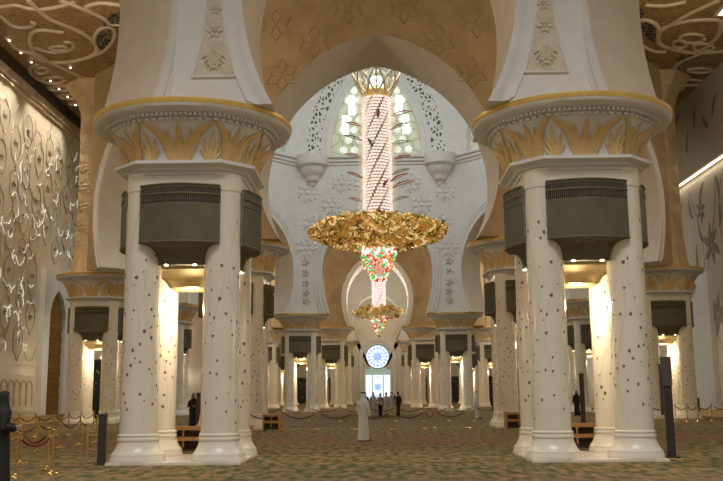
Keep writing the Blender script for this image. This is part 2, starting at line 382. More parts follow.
right_scrolls = [
 ([(110, 20), (200, 22), (290, 5)], .25),
 ([(80, 90), (110, 85), (150, 100), (170, 130), (165, 165), (180, 195), (240, 215), (330, 230), (420, 225), (460, 220)], .27),
 ([(165, 165), (175, 135), (200, 115), (270, 95), (340, 85), (420, 85), (442, 100), (435, 140), (400, 185), (340, 230)], .27),
 (ell(315, 165, 55, 20), .2), (ell(365, 205, 45, 17), .2), (ell(262, 190, 30, 16), .17),
 ([(180, 130), (300, 60), (430, 0)], .25),
 ([(230, 300), (270, 265), (330, 240), (400, 215)], .24),
 (ell(350, 305, 52, 10), .2), (ell(300, 358, 62, 12), .2), (ell(255, 380, 24, 12), .17),
 ([(80, 180), (110, 205), (150, 222), (200, 225)], .22),
]
for lst, ox, oy, k in ((left_scrolls, 0, 0, 4.008), (right_scrolls, 620, 0, 4.37)):
    for pts, wdt in lst:
        P_ = smooth_path(cp(pts, ox, oy, k), 4); g = G()
        g.tube([p+Vector((0, 0, -0.02)) for p in P_], [(wdt*0.5, 0.11)]*len(P_), 8, 0, flat=(0, 0, 1))
        g.build('scroll_moulding', 'scroll', ceil)
for cells, ox, oy, k in (([[(385, 150), (400, 122), (440, 120), (445, 160), (410, 200), (388, 190)], [(410, 100), (440, 62), (520, 40), (520, 105), (450, 108)]], 0, 0, 4.008),
                         ([[(90, 110), (120, 95), (155, 118), (160, 185), (125, 170), (95, 145)], [(70, 40), (100, 40), (105, 60), (80, 85)], [(250, 245), (330, 235), (260, 285)], [(225, 365), (250, 370), (250, 390), (228, 390)]], 620, 0, 4.37)):
    for c_ in cells:
        P_ = cp(c_, ox, oy, k); g = G()
        g.loft([[p+Vector((0, 0, 0.02)) for p in P_], [p+Vector((0, 0, -0.06)) for p in P_]])
        g.build('pierced_panel', 'ceil_lattice', ceil, smooth=False)
# lamps let into the ceiling
for x, y in [(-20.4+0.35*i, 47.5+1.9*i*1.0) for i in range(6)]:
    pass
dots = [(38, 152), (84, 202), (126, 240), (203, 316), (237, 348), (272, 380), (303, 412), (283, 262)]
dm = G(); dm.lathe([(0.03, 0.03), (0.065, 0.0), (0.065, -0.03), (0.02, -0.05)], 10); dme = dm.mesh('ceiling_spot_lamp', 'lamp')
for x, y in dots:
    p = on_ceiling(x/4.008, y/4.008, CEIL); put('spot_lamp', dme, ceil, (p.x, p.y, CEIL-0.14))
    l = bpy.data.lights.new('wall_washer', 'SPOT'); l.energy = 520; l.color = (1.0, 0.88, 0.68); l.spot_size = 1.5; l.spot_blend = 0.8; l.shadow_soft_size = 0.1
    o = bpy.data.objects.new('wall_washer', l); col.objects.link(o); o.location = (p.x, p.y, CEIL-0.25)
    o.rotation_euler = (Vector((-WALLX, p.y+0.5, 9.0))-Vector(o.location)).to_track_quat('-Z', 'Y').to_euler()
o = thing('ceiling_light', 'bright rectangular light panel set into the brown ceiling', 'ceiling light', (19.2, 40.5, CEIL))
g = G(); g.box((0, 0, -0.05), (2.5, 9.0, 0.08)); g.build('diffuser', 'ceil_lamp', o, False)
g = G()
for x in (-1.32, 1.32): g.box((x, 0, -0.06), (0.14, 9.28, 0.12))
for y in (-4.57, 4.57): g.box((0, y, -0.06), (2.5, 0.14, 0.12))
g.build('frame', 'scroll', o, False)

# ---- left wall
g = G(); g.box((-WALLX-0.25, 70, 10.8), (0.5, 160, 21.6)); wl = struct(g.build('wall_left', 'mosaic_wall', smooth=False))
g = G(); g.box((-WALLX+0.12, 70, 20.0), (0.24, 160, 0.16)); g.box((-WALLX+0.08, 70, 19.72), (0.16, 160, 0.1)); struct(g.build('trim_1', 'scroll', smooth=False))
g = G(); g.box((-WALLX+0.15, 70, 20.95), (0.3, 160, 0.5)); struct(g.build('trim_2', 'niche_dark', smooth=False))
g = G(); g.box((-WALLX+0.06, 70, 0.22), (0.12, 160, 0.44)); struct(g.build('baseboard_left', 'gold_leaf', smooth=False))
# frieze of leaf tips
g = G(); n = 8
g.add([(0, -0.45, 0), (0, 0.45, 0), (0, 0.42, 0.25), (0, 0.25, 0.6), (0, 0, 0.85), (0, -0.25, 0.6), (0, -0.42, 0.25), (0.14, 0, 0.2)], [(0, 1, 7), (1, 2, 7), (2, 3, 7), (3, 4, 7), (4, 5, 7), (5, 6, 7), (6, 0, 7)])
tip = g.mesh('frieze_leaf', 'scroll')
for i in range(34): put('frieze_leaf', tip, wl, (-WALLX+0.0, 30+1.35*i, 20.05))
# low carved dado: scalloped arches
g = G(); g.box((-WALLX+0.05, 70, 3.55), (0.1, 160, 0.12)); g.box((-WALLX+0.05, 70, 2.9), (0.1, 160, 0.06)); g.box((-WALLX+0.05, 70, 0.75), (0.1, 160, 0.08)); g.build('dado_rail', 'mosaic_wall', wl, False)
g = G(); a = [(0.45*math.cos(PI*i/8), 0.6*math.sin(PI*i/8)) for i in range(9)]
g.tube([(0.02, -0.45, -0.9)]+[(0.02, -x, z) for x, z in a]+[(0.02, 0.45, -0.9)], 0.05, 5); sc_m = g.mesh('dado_scallop', 'scroll')
for i in range(26): put('dado_scallop', sc_m, wl, (-WALLX, 40.4+0.95*i if 40.4+0.95*i < 56 else 62.2+0.95*(i-17), 2.0))
# cartouches with short inscriptions, and lit glass vines
def cart_mesh(kind):
    g = G()
    if kind == 0: pts = [(0, 1.15), (.28, .85), (.62, .6), (.7, .1), (.58, -.55), (.25, -.8), (0, -1.15), (-.25, -.8), (-.58, -.55), (-.7, .1), (-.62, .6), (-.28, .85)]
    elif kind == 1: pts = [(0, 1.3), (.2, .9), (.55, .75), (.55, 0), (.55, -.75), (.2, -.9), (0, -1.2), (-.2, -.9), (-.55, -.75), (-.55, 0), (-.55, .75), (-.2, .9)]
    else: pts = [(.72*math.cos(PI*i/8), 1.15*math.sin(PI*i/8)) for i in range(16)]
    P_ = [Vector((0.015, y, z)) for y, z in pts]; P_ = smooth_path(P_+[P_[0]], 2)
    g.tube(P_, 0.026, 5)
    return g
carts = []
for kind in range(3):
    for var in range(2):
        g = cart_mesh(kind); rr = random.Random(kind*5+var)
        g2 = G(); y = -0.28
        for _ in range(4):                       # a short line of script strokes
            y1 = y+0.14; h = rr.choice((0.1, 0.25, 0.3, 0.12))
            g2.tube([(0.012, y, h), (0.012, y, 0), (0.012, y1, -0.02), (0.012, y1, 0.05)], 0.022, 4); y = y1
        g2.tube([(0.012, -0.3, -0.1), (0.012, 0.1, -0.16), (0.012, 0.3, -0.08)], 0.018, 4)
        g2.v = [(x, -yy, zz) for x, yy, zz in g2.v]
        carts.append((g.mesh('cartouche', 'cartouche'), g2.mesh('inscription', 'inlay_dark')))
rr = random.Random(3); k = 0
for ci in range(14):
    y = 38.5+1.85*ci
    for ri in range(7):
        z = 5.1+2.5*ri+(1.25 if ci % 2 else 0)
        if z > 18.8: continue
        if 55.8 < y < 62.6 and z < 11.2: continue
        a, b = carts[rr.randrange(6)]
        o = put('cartouche', a, wl, (-WALLX, y+rr.uniform(-.15, .15), z+rr.uniform(-.2, .2)), 0, (1, 1, rr.uniform(.85, 1.05)))
        put('inscription', b, o); k += 1
for i in range(170):
    y, z = rr.uniform(42, 63), rr.uniform(4, 19)
    if 55.5 < y < 63 and z < 11: continue
    P_ = [Vector((0.03, 0, 0))]; a = rr.uniform(0, 2*PI); da = rr.choice((-1, 1))*rr.uniform(.3, .8)
    for _ in range(rr.randint(4, 7)):
        P_.append(P_[-1]+Vector((0, 0.2*math.cos(a), 0.2*math.sin(a)))); a += da
        if rr.random() < 0.3: da = -da
    g = G(); q = smooth_path(P_, 3); g.tube(q, [0.019*(1-0.5*t/len(q)) for t in range(len(q))], 5)
    if min(z+p.z for p in P_) < 3.7: continue
    g.build('glass_vine', 'fibre', wl, loc=(-WALLX, y, z))
for i in range(60):                               # unlit bronze tendrils
    y, z = rr.uniform(40, 63), rr.uniform(4.2, 19)
    if 55.5 < y < 63 and z < 11: continue
    P_ = [Vector((0.02, 0, 0))]; a = rr.uniform(0, 2*PI); da = rr.choice((-1, 1))*rr.uniform(.2, .6)
    for _ in range(7):
        P_.append(P_[-1]+Vector((0, 0.35*math.cos(a), 0.35*math.sin(a)))); a += da
    if min(z+p.z for p in P_) < 3.7: continue
    g = G(); g.tube(smooth_path(P_, 3), 0.022, 4); g.build('tendril', 'cartouche', wl, loc=(-WALLX, y, z))
# gilded lattice niche in the left wall
def point_arch(hw, zs, za, n=10):
    h = za-zs; rho = (h*h+hw*hw)/(2*hw); am = math.asin(min(1, h/rho))
    r = [(hw-rho+rho*math.cos(am*i/n), zs+rho*math.sin(am*i/n)) for i in range(n+1)]; r[-1] = (0, za)
    return r + [(-x, z) for x, z in reversed(r[:-1])]
nich = thing('wall_niche', 'tall arched niche closed by a gilded lattice in a pale frame', 'niche', (-WALLX, 59.1, 0))
oa = [(1.45, 0.46)]+point_arch(1.45, 6.6, 8.5)+[(-1.45, 0.46)]
g = G(); outer = [(2.5, 0.46), (2.5, 9.7), (-2.5, 9.7), (-2.5, 0.46)]
def rim_frame(g, inner, x0, x1, hw, ztop):
    N = len(inner); out = []
    for i, (y, z) in enumerate(inner):
        if i == 0 or i == N-1: out.append((math.copysign(hw, y), z))
        else:
            t = math.atan2(z-(ztop-4), y); k = max(abs(math.cos(t))/hw, abs(math.sin(t))/4.0)
            out.append((math.cos(t)/k, min(ztop, ztop-4+math.sin(t)/k)) if z > ztop-4 else (math.copysign(hw, y), z))
    g.loft([[(x0, y, z) for y, z in out], [(x1, y, z) for y, z in out], [(x1, y, z) for y, z in inner], [(x0, y, z) for y, z in inner]], 0, False)
rim_frame(g, oa, 0.0, 0.35, 2.5, 9.7); g.build('frame', 'plaster', nich)
g = G(); g.loft([[(0.02, y, z) for y, z in oa], [(0.06, y, z) for y, z in oa]]); g.build('back_panel', 'niche_dark', nich, False)
def inside(y, z): return abs(y) < (1.42 if z < 6.6 else max(0, 1.42*(1-((z-6.6)/1.9)**1.7))) and 0.5 < z < 8.45
for sgn in (-1, 1):
    for i in range(-6, 26):
        pts = []
        for j in range(60):
            y = -1.42+2.84*j/59; z = i*0.75-3.0+(y+1.42 if sgn > 0 else 1.42-y)*2.2
            if inside(y, z): pts.append((0.12, y, z))
        if len(pts) > 2: g = G(); g.tube([pts[0], pts[-1]], 0.055, 5); g.build('lattice_bar', 'niche_gold', nich)
g = G(); g.box((0.14, 0, 6.2), (0.1, 2.84, 0.2)); g.build('crossbar', 'niche_gold', nich, False)

# ---- right wall with big stone-inlay flowers, bulkhead and cove lamp above
g = G(); g.box((WALLX+0.25, 70, 10.8), (0.5, 160, 21.6)); wr = struct(g.build('wall_right', 'stone_wall', smooth=False))
g = G(); g.box((WALLX-0.3, 70, 18.6), (0.6, 160, 5.6)); bk = struct(g.build('wall_right_bulkhead', 'stone_wall', smooth=False))
g = G(); g.box((WALLX-0.33, 70, 15.78), (0.12, 160, 0.06)); o = g.build('cove_light', 'cove', None, False); tag(o, 'long warm light strip tucked under the right bulkhead', 'cove light')
g = G(); g.box((WALLX-0.06, 70, 0.22), (0.12, 160, 0.44)); struct(g.build('baseboard_right', 'gold_leaf', smooth=False))
def blade(g, base, tip, wid, x=0.0, m=0, n=6, bend=0.0):
    b, t = Vector(base), Vector(tip); d = t-b; pn = Vector((-d.y, d.x)).normalized(); L_, C_, R_ = [], [], []
    for i in range(n+1):
        u = i/n; c_ = b+d*u+pn*(bend*math.sin(PI*u)); h = wid*math.sin(PI*min(1, (u*0.94+0.06)))**0.8*(1-0.35*u)
        L_.append((x, *(c_-pn*h))); C_.append((x+0.025, *c_)); R_.append((x, *(c_+pn*h)))
    g.loft([L_, C_, R_], m, False)
def flower_mesh(np_, R, seed):
    g = G(); r = random.Random(seed)
    for i in range(np_):
        a = 2*PI*i/np_+r.uniform(-.1, .1); blade(g, (0.12*math.cos(a), 0.12*math.sin(a)), (R*r.uniform(.85, 1.1)*math.cos(a), R*r.uniform(.85, 1.1)*math.sin(a)), R*0.24, 0.012, 0, 6, 0.08)
    return g.mesh('wall_flower', 'wall_leaf')
fl = [flower_mesh(6, 1.5, 1), flower_mesh(5, 1.2, 2), flower_mesh(6, 0.9, 4)]
g = G(); blade(g, (0, -0.8), (0.2, 0.8), 0.26, 0.012, 0, 8, 0.18); lf = g.mesh('wall_leaf', 'wall_leaf')
rr = random.Random(11)
FLOWERS = [(57.6, 10.9, 0), (57.3, 6.4, 0), (59.0, 13.4, 2), (53.2, 13.4, 1), (52.6, 8.6, 0), (53.4, 4.9, 1), (48.6, 11.2, 0), (47.5, 6.2, 0), (64.5, 12.2, 1), (65, 7.5, 0), (44, 9.4, 1), (44.5, 13.6, 2)]
LEAVES = [(58.76, 14.6), (55.8, 12.6), (59.4, 12.0), (60.3, 10.5), (58.6, 8.2), (61.0, 13.9), (55.9, 14.4), (55.4, 8.6), (55.0, 6.2), (54.9, 10.6), (51.2, 11.6), (50.4, 9.8), (50.6, 6.4), (50.8, 14), (46.2, 8.6), (46.6, 13), (45, 5), (62.8, 10.4), (62.9, 14), (63.4, 4.6)]
for i, (y, z, q) in enumerate(FLOWERS):
    put('wall_flower', fl[q], wr, (WALLX, y, z)).rotation_euler = (rr.uniform(0, 6), 0, PI)
for y, z in LEAVES:
    o = put('wall_leaf', lf, wr, (WALLX, y, z)); o.rotation_euler = (rr.uniform(-.6, .6)+rr.choice((0, PI)), 0, PI)
for i in range(9):
    y = 44+2.7*i; P_ = [Vector((WALLX-0.004, y+1.2*math.sin(z*0.5+i*2), z)) for z in [3+1.0*t for t in range(13)]]
    g = G(); g.tube(smooth_path(P_, 2), 0.022, 5); g.build('wall_stem', 'wall_vine', wr)
for i in range(16):
    y, z = 42+1.7*i, rr.uniform(16.8, 20.2)
    o = put('wall_leaf', lf, bk, (WALLX-0.6, y, z)); o.rotation_euler = (rr.uniform(-.9, .9), 0, PI)
# arched recess low in the right wall
rec = thing('wall_recess', 'shallow pale arched recess low in the flower inlaid wall', 'recess', (WALLX, 60.6, 0), PI)
oa2 = [(2.0, 0.46)]+point_arch(2.0, 6.0, 8.8)+[(-2.0, 0.46)]
g = G(); rim_frame(g, oa2, 0.0, 0.3, 2.6, 9.4); g.build('frame', 'plaster', rec)
g = G(); g.loft([[(0.02, y, z) for y, z in oa2], [(0.05, y, z) for y, z in oa2]]); g.build('back_panel', 'plaster', rec, False)

# ---- relief ornament on the arch walls
def rosette(R, petals, depth, mat, name, ring=True):
    g = G()
    for i in range(petals):
        a = 2*PI*i/petals
        def q(r, da, h): return (r*math.cos(a+da), -h, r*math.sin(a+da))
        w_ = PI/petals*0.85
        g.add([q(R*.22, 0, depth*.3), q(R*.55, -w_, depth*.5), q(R, 0, depth*.2), q(R*.55, w_, depth*.5), q(R*.6, 0, depth)], [(0, 1, 4), (1, 2, 4), (2, 3, 4), (3, 0, 4)])
        if ring: g.add([q(R*.75, w_, depth*.8), q(R*1.05, w_, 0), q(R*.82, w_*1.5, 0), q(R*.82, w_*.5, 0)], [(0, 3, 1), (0, 1, 2)])
    g.add([(0, -depth*1.2, 0)]+[(R*.2*math.cos(2*PI*i/8), -depth*.2, R*.2*math.sin(2*PI*i/8)) for i in range(8)], [(0, i+1, (i+1) % 8+1) for i in range(8)])
    return g.mesh(name, mat, True, 25)
rosC = rosette(1.15, 6, 0.12, 'plaster', 'rosette')
for x, z in [(-6.6, 20.6), (-6.1, 17.5), (-3.3, 21.5), (-4.3, 19.3), (-1.2, 21.3), (1.2, 21.3), (3.3, 21.5), (4.3, 19.3), (6.6, 20.6), (6.1, 17.5), (-6.7, 15.2), (6.7, 15.2), (-6.9, 22.9), (6.9, 22.9)]:
    put('rosette', rosC, wallC, (x, YC-1.9-0.01, z), 0, 0.62 if abs(x) > 5.9 and z > 22 else 0.95)
rosS = rosette(0.35, 5, 0.12, 'plaster_cream', 'small_rosette', False)
for s in (-1, 1):
    for z in (10.2, 11.0, 11.9, 12.9, 13.9): put('stem_rosette', rosS, wallC, (s*(6.5+0.02*z), YC-1.9-0.01, z), 0, 1.2)
def star_mesh(R, mat):
    g = G(); pts = []
    for i in range(12):
        r = R if i % 2 == 0 else R*0.6; a = 2*PI*i/12+PI/2; pts.append(Vector((r*math.cos(a), -0.0, r*math.sin(a))))
    g.tube(pts+[pts[0], pts[1]], 0.032, 5)
    for i in range(6):
        a = 2*PI*i/6+PI/2; g.tube([(0, 0, 0), (R*0.6*math.cos(a+PI/6), 0, R*0.6*math.sin(a+PI/6))], 0.028, 5)
    return g.mesh('star_relief', mat)
stB = star_mesh(0.85, 'tan_relief')
for x, z in [(-3.1, 18.9), (3.1, 18.9), (-4.7, 17.2), (4.7, 17.2), (-1.4, 20.6), (1.4, 20.6), (-5.0, 19.8), (5.0, 19.8), (-6.4, 15.5), (6.4, 15.5)]:
    put('star_relief', stB, wallB, (x, YB-2.3-0.02, z))
for x, z in [(-5.2, 15.5), (5.2, 15.5), (-4.6, 12.5), (4.6, 12.5), (-3.2, 17.6), (3.2, 17.6)]:
    put('star_relief', stB, wallD, (x, YD-1.9-0.02, z))
# carved flower panels on the stems over the near columns
def stem_panel(parent, cx, y, zb, h, wb, wn, wt):
    g = G(); L_ = []; R_ = []; n = 14
    for i in range(n+1):
        t = i/n; k = (wb+(wn-wb)*math.sin(min(1, t/0.55)*PI/2)) if t < 0.55 else wn+(wt-wn)*((t-0.55)/0.45)**2
        L_.append((cx-k, zb+h*t)); R_.append((cx+k, zb+h*t))
    g.loft([[(x, y, z) for x, z in L_], [(x, y-0.03, z) for x, z in L_], [(x, y-0.03, z) for x, z in R_], [(x, y, z) for x, z in R_]], 0, False)
    pn = g.build('carved_panel', 'panel_cream', parent, True, 20)
    g = G()
    edge = [(x, y-0.03, z) for x, z in L_]; g.tube(edge, 0.03, 5); g.tube([(x, y-0.03, z) for x, z in R_], 0.03, 5); g.tube([edge[0], (R_[0][0], y-0.03, R_[0][1])], 0.03, 5)
    g.build('panel_edge', 'plaster', pn)
    return pn
M['panel_cream'] = plain('cream_carved_panel', (0.66, 0.60, 0.47), (0.58, 0.50, 0.36), 3, 0.6, bump=0.9, bscale=6)
M['panel_flower'] = plain('cream_flower_relief', (0.70, 0.64, 0.50), (0.62, 0.55, 0.40), 3, 0.6)
rosP = rosette(0.26, 6, 0.045, 'panel_flower', 'panel_flower', False)
fan = G()
for i in range(9):
    a = PI*(0.5+(i-4)*0.09); g2 = fan
    b = (0.1*math.cos(a), 0.1*math.sin(a)); t = (0.62*math.cos(a), 0.62*math.sin(a))
    blade(g2, b, t, 0.06, 0, 0, 5)
fan.v = [(yy, -x-0.02, zz) for x, yy, zz in fan.v]; fanm = fan.mesh('carved_leaf_fan', 'panel_flower')
for s in (-1, 1):
    pn = stem_panel(wallA, s*4.27, YA-1.9, 9.75, 3.6, 0.56, 0.24, 0.42)
    for z, k in ((12.9, .8), (12.25, .75), (11.6, .7), (11.0, .9), (10.1, .8)): put('panel_flower', rosP, pn, (s*4.27, YA-1.94, z), 0, k)
    o = put('carved_leaf_fan', fanm, pn, (s*4.27, YA-1.93, 10.5)); o.scale = (.55, 1, -1.0)

# ---- drum over the dome arches: cornice, corbels, pointed windows, pierced screens
inner_oct = [(-7.86, 84.1), (7.86, 84.1), (15.5, 76.0), (15.5, 54.6), (7.86, 47.0), (-7.86, 47.0), (-15.5, 54.6), (-15.5, 76.0)]
def scaled(pts, d):
    out = []; cx, cy = 0, 65.5
    for x, y in pts:
        v = Vector((x-cx, y-cy)); l = v.length; out.append((cx+v.x*(l-d)/l, cy+v.y*(l-d)/l))
    return out
rings = [[(x, y, z) for x, y in scaled(inner_oct, d)] for d, z in ((0, 23.2), (.12, 23.3), (.12, 23.5), (.3, 23.6), (.3, 23.8), (.5, 23.95), (.5, 24.2), (0, 24.2))]
g = G(); g.loft(rings, 0, True, False); struct(g.build('trim_cornice', 'plaster', angle=25))
for i in range(8):
    p0, p1 = inner_oct[(i+1) % 8], inner_oct[i]
    if i not in (0, 1, 7, 2, 6): pass
    c_, d_, n_, L_ = frame(p1, p0)
    hw = min(4.35, L_/2-1.2); rho_za = 33.6
    # drum panel as arch_wall with straight jambs (barely swelling)
    o, P_, cu = arch_wall('wall_drum', p1, p0, 0.9, (hw, hw*0.995, 24.1, 24.6, rho_za), 36.0, ['plaster', 'plaster', 'plaster'], ('plaster', [(0, 0), (0, .15), (.5, .15), (.55, .05), (.85, .05), (.9, 0)]))
    win = []
    g = G(); g.loft([[P_(s_, z_, 0.5) for s_, z_ in cu], [P_(s_, z_, 0.56) for s_, z_ in cu]]); pane = g.build('pane', 'drum_glass', o, False)
    if i == 0:
        for a in (-1, 1):
            cuo = offset_curve(cu, 1.0); cuo2 = offset_curve(cu, 2.3)
            h_ = len(cu)//2; sl = slice(3, h_-4)
            A_ = [cuo[j] for j in range(3, h_-4)]; B_ = [cuo2[j] for j in range(3, h_-4)]
            if a > 0: A_ = [(-x, z) for x, z in A_]; B_ = [(-x, z) for x, z in B_]
            if a > 0: A_, B_ = B_, A_
            g = G(); g.loft([[P_(*p, -0.06) for p in B_], [P_(*p, -0.06) for p in A_]], 0, False); g.loft([[P_(*p, 0.0) for p in B_], [P_(*p, -0.06) for p in B_]], 0, False); g.loft([[P_(*p, -0.06) for p in A_], [P_(*p, 0.0) for p in A_]], 0, False)
            g.build('pierced_screen', 'drum_lattice', o)
        flw = rosette(0.42, 6, 0.08, 'window_flower', 'window_flower', True)
        for r in range(9):
            for c in range(-4, 5):
                s_ = c*1.05+(0.5 if r % 2 else 0); z_ = 24.9+r*1.0
                hwz = 4.1*math.sqrt(max(0, 1-((z_-24.3)/9.3)**1.6))
                if abs(s_) < hwz-0.35: q = P_(s_, z_, 0.45); put('window_flower', flw, o, q, 0, 0.95)
        for s_, z_ in ((-2.95, 27.4), (2.95, 27.4), (-2.3, 29.4), (2.3, 29.4)):
            g = G(); q = P_(s_, z_, 0.42); g.box(q, (0.62, 0.06, 1.9)); g.build('clear_pane', 'clear_glass', o, False)
# corbels under the cornice
def corbel(x, y, parent):
    g = G(); seg = 16
    prof = [(0.10, 21.1), (0.30, 21.3), (0.34, 21.5), (0.62, 21.75), (0.7, 22.0), (0.74, 22.15), (1.05, 22.5), (1.15, 22.8), (1.2, 23.0), (1.5, 23.25), (1.55, 23.5), (1.6, 24.2), (0.1, 24.25)]
    g.loft([[(x+r*math.cos(PI+PI*j/seg), y+0.9*r*math.sin(PI+PI*j/seg), z) for j in range(seg+1)] for r, z in prof], 0, False)
    g.build('corbel', 'plaster', parent, True, 25)
for s in (-1, 1): corbel(s*6.1, YC-1.88, wallC)
# dome shell
g = G(); seg = 48
g.lathe([(19.5*math.cos(a), 36.0+17*math.sin(a)) for a in [PI/2*i/12 for i in range(12)]]+[(0.05, 53.0)], seg, (0, 65.5, 0), 0, False)
struct(g.build('ceiling_dome', 'plaster'))
g = G(); g.loft([[(x, y, 36.0) for x, y in inner_oct]]+[[(19.6*math.cos(a), 65.5+19.6*math.sin(a), 36.0) for a in [math.atan2(y-65.5, x) for x, y in inner_oct]]], 0, True, False)
struct(g.build('ceiling_drum_ring', 'plaster', smooth=False))

# ---- far end wall with the keyhole window
g = G()
def keyhole(R, zc, hw, zw):
    a0 = math.asin(min(1, (hw*0.55)/R)); pts = [(hw, 0.0), (hw, zw-0.35), (hw*0.9, zw-0.1), (hw*0.62, zw+0.05)]
    zs = zc-R*math.cos(a0)
    for i in range(17):
        a = -PI/2+a0+(PI-a0*1.0)*i/16 if False else None
    arc = [(R*math.sin(t), zc-R*math.cos(t)) for t in [a0+(PI-a0)*i/14 for i in range(15)]]
    pts += arc
    return pts + [(-x, z) for x, z in reversed(pts[:-1])]
kh = keyhole(2.15, 7.55, 2.15, 5.6)
wbk = G(); H_ = WALLX; n = len(kh); outr = []
for i, (x, z) in enumerate(kh):
    if i == 0: outr.append((H_, 0))
    elif i == n-1: outr.append((-H_, 0))
    else:
        t = math.atan2(z-3.0, x); k = max(abs(math.cos(t))/H_, abs(math.sin(t))/21.0); outr.append((math.cos(t)/k, 3.0+math.sin(t)/k) if z > 3.0 else (math.copysign(H_, x), z))
wbk.loft([[(x, YW, z) for x, z in outr], [(x, YW, z) for x, z in kh], [(x, YW+0.6, z) for x, z in kh]], 0, False)
wb = struct(wbk.build('wall_back', 'far_wall', smooth=False))
win = struct(put('window_1', None, None, (0, YW, 0)))
M['stained'] = glow('daylit_stained_glass', (0.84, 0.92, 1.0), 0.95, (0.5, 0.6, 0.7))
M['stained_green'] = glow('green_glass', (0.38, 0.46, 0.38), 0.5, (0.2, 0.25, 0.2))
M['stained_blue'] = glow('blue_glass', (0.25, 0.38, 0.75), 0.9, (0.2, 0.3, 0.5))
M['lead'] = plain('window_lead', (0.10, 0.10, 0.10), None, 4, 0.5)
def flat(name, pts, y, mat, parent, th=0.06):
    g = G(); g.loft([[(x, y, z) for x, z in pts], [(x, y+th, z) for x, z in pts]]); return g.build(name, mat, parent, False)
flat('green_pane', [(2.3, 0), (2.3, 9.9), (-2.3, 9.9), (-2.3, 0)], 0.52, 'stained_green', win)
flat('round_pane', [(1.95*math.cos(2*PI*i/28), 7.55+1.95*math.sin(2*PI*i/28)) for i in range(28)], 0.3, 'stained', win)
for x0, x1 in ((-1.98, -0.98), (-0.85, 0.85), (0.98, 1.98)):
    flat('tall_pane', [(x0, 0.5), (x1, 0.5), (x1, 4.55), (x0, 4.55)], 0.3, 'stained', win)
bp = G(); blade(bp, (0, 0.1), (0, 1.0), 0.17, 0, 0, 5); bp.v = [(y, -x, z) for x, y, z in bp.v]; bpm = bp.mesh('blue_petal', 'stained_blue', False)
for zc_, k, nn in ((7.55, 1.0, 8), (7.55, 1.75, 16), (2.6, 0.85, 8), (4.2, .35, 6), (1.0, .5, 6)):
    for i in range(nn):
        o = put('blue_petal', bpm, win, (0, 0.27-0.01*k, zc_)); a = 2*PI*i/nn
        o.rotation_euler = (0, a, 0)
        if k > 1.5: o.location = (1.05*math.sin(a), 0.26, zc_+1.05*math.cos(a)); o.scale = (0.75,)*3
        else: o.scale = (k, 1, k)
for t in range(5):
    r_ = (0.5, 0.98, 1.45, 1.9, 1.98)[t]; g = G(); g.tube([(r_*math.cos(2*PI*i/24), 0.26, 7.55+r_*math.sin(2*PI*i/24)) for i in range(25)], 0.025 if t < 4 else 0.06, 5); g.build('lead_ring', 'lead', win)
for rr_, rad in ((2.62, .16), (2.95, .22)):
    g = G(); g.tube([(rr_, -.05, 0.0), (rr_, -.05, 3.6), (rr_, -.05, 7.4)]+[(rr_*math.cos(PI*i/20), -.05, 7.4+rr_*1.06*math.sin(PI*i/20)) for i in range(1, 20)]+[(-rr_, -.05, 7.4), (-rr_, -.05, 3.6), (-rr_, -.05, 0.0)], rad, 8); g.build('window_surround', 'plaster', win)
for x in (-1.45, -.92, -.45, .45, .92, 1.45):
    g = G(); g.box((x, .25, 2.5), (.035 if abs(x) != .92 else .09, .05, 4.1)); g.build('mullion', 'lead' if abs(x) == .92 else 'stained_blue', win, False)
for z in (1.2, 2.6, 3.9):
    g = G(); g.box((0, .24, z), (3.9, .05, .05)); g.build('glazing_bar', 'stained_blue', win, False)
for i in range(16):
    a = 2*PI*i/16; g = G(); g.tube([(.5*math.cos(a), .25, 7.55+.5*math.sin(a)), (1.2*math.cos(a+.25), .25, 7.55+1.2*math.sin(a+.25)), (1.9*math.cos(a), .25, 7.55+1.9*math.sin(a))], .03, 4); g.build('glazing_bar', 'stained_blue', win)
stW = star_mesh(0.95, 'scroll')
for s in (-1, 1):
    put('star_relief', stW, wb, (s*3.0, YW-0.05, 11.4)); put('star_relief', stW, wb, (s*5.4, YW-0.05, 12.6))
# black arabesque screens standing before the far wall
for i, (x, y, h_, w_) in enumerate([(-12.3, 146, 3.9, 1.4), (12.6, 146, 3.9, 1.5), (-17.6, 146, 3.9, 1.4), (17.8, 146, 3.9, 1.4), (-7.2, 146, 3.9, 1.2), (7.2, 146, 3.9, 1.2), (-19.6, 63.6, 3.9, 1.0)]):
    if i == 6: t = thing('ornate_screen', 'black arabesque screen past the gilded wall niche', 'screen', (x, y, 0))
    else: t = thing('ornate_screen', 'black standing screen with white arabesque pattern by the far wall', 'screen', (x, y, 0), 0, 'black arabesque screens at the far wall')
    g = G(); g.box((0, 0, h_/2+0.15), (w_, 0.12, h_)); g.build('panel', 'panel_lattice', t, False)
    g = G()
    for s in (-1, 1): g.box((s*(w_/2+0.05), 0, h_/2+0.1), (0.12, 0.18, h_+0.2))
    g.box((0, 0, h_+0.2), (w_+0.2, 0.18, 0.14)); g.box((0, 0, 0.1), (w_+0.2, 0.3, 0.2)); g.build('frame', 'lead', t, False)

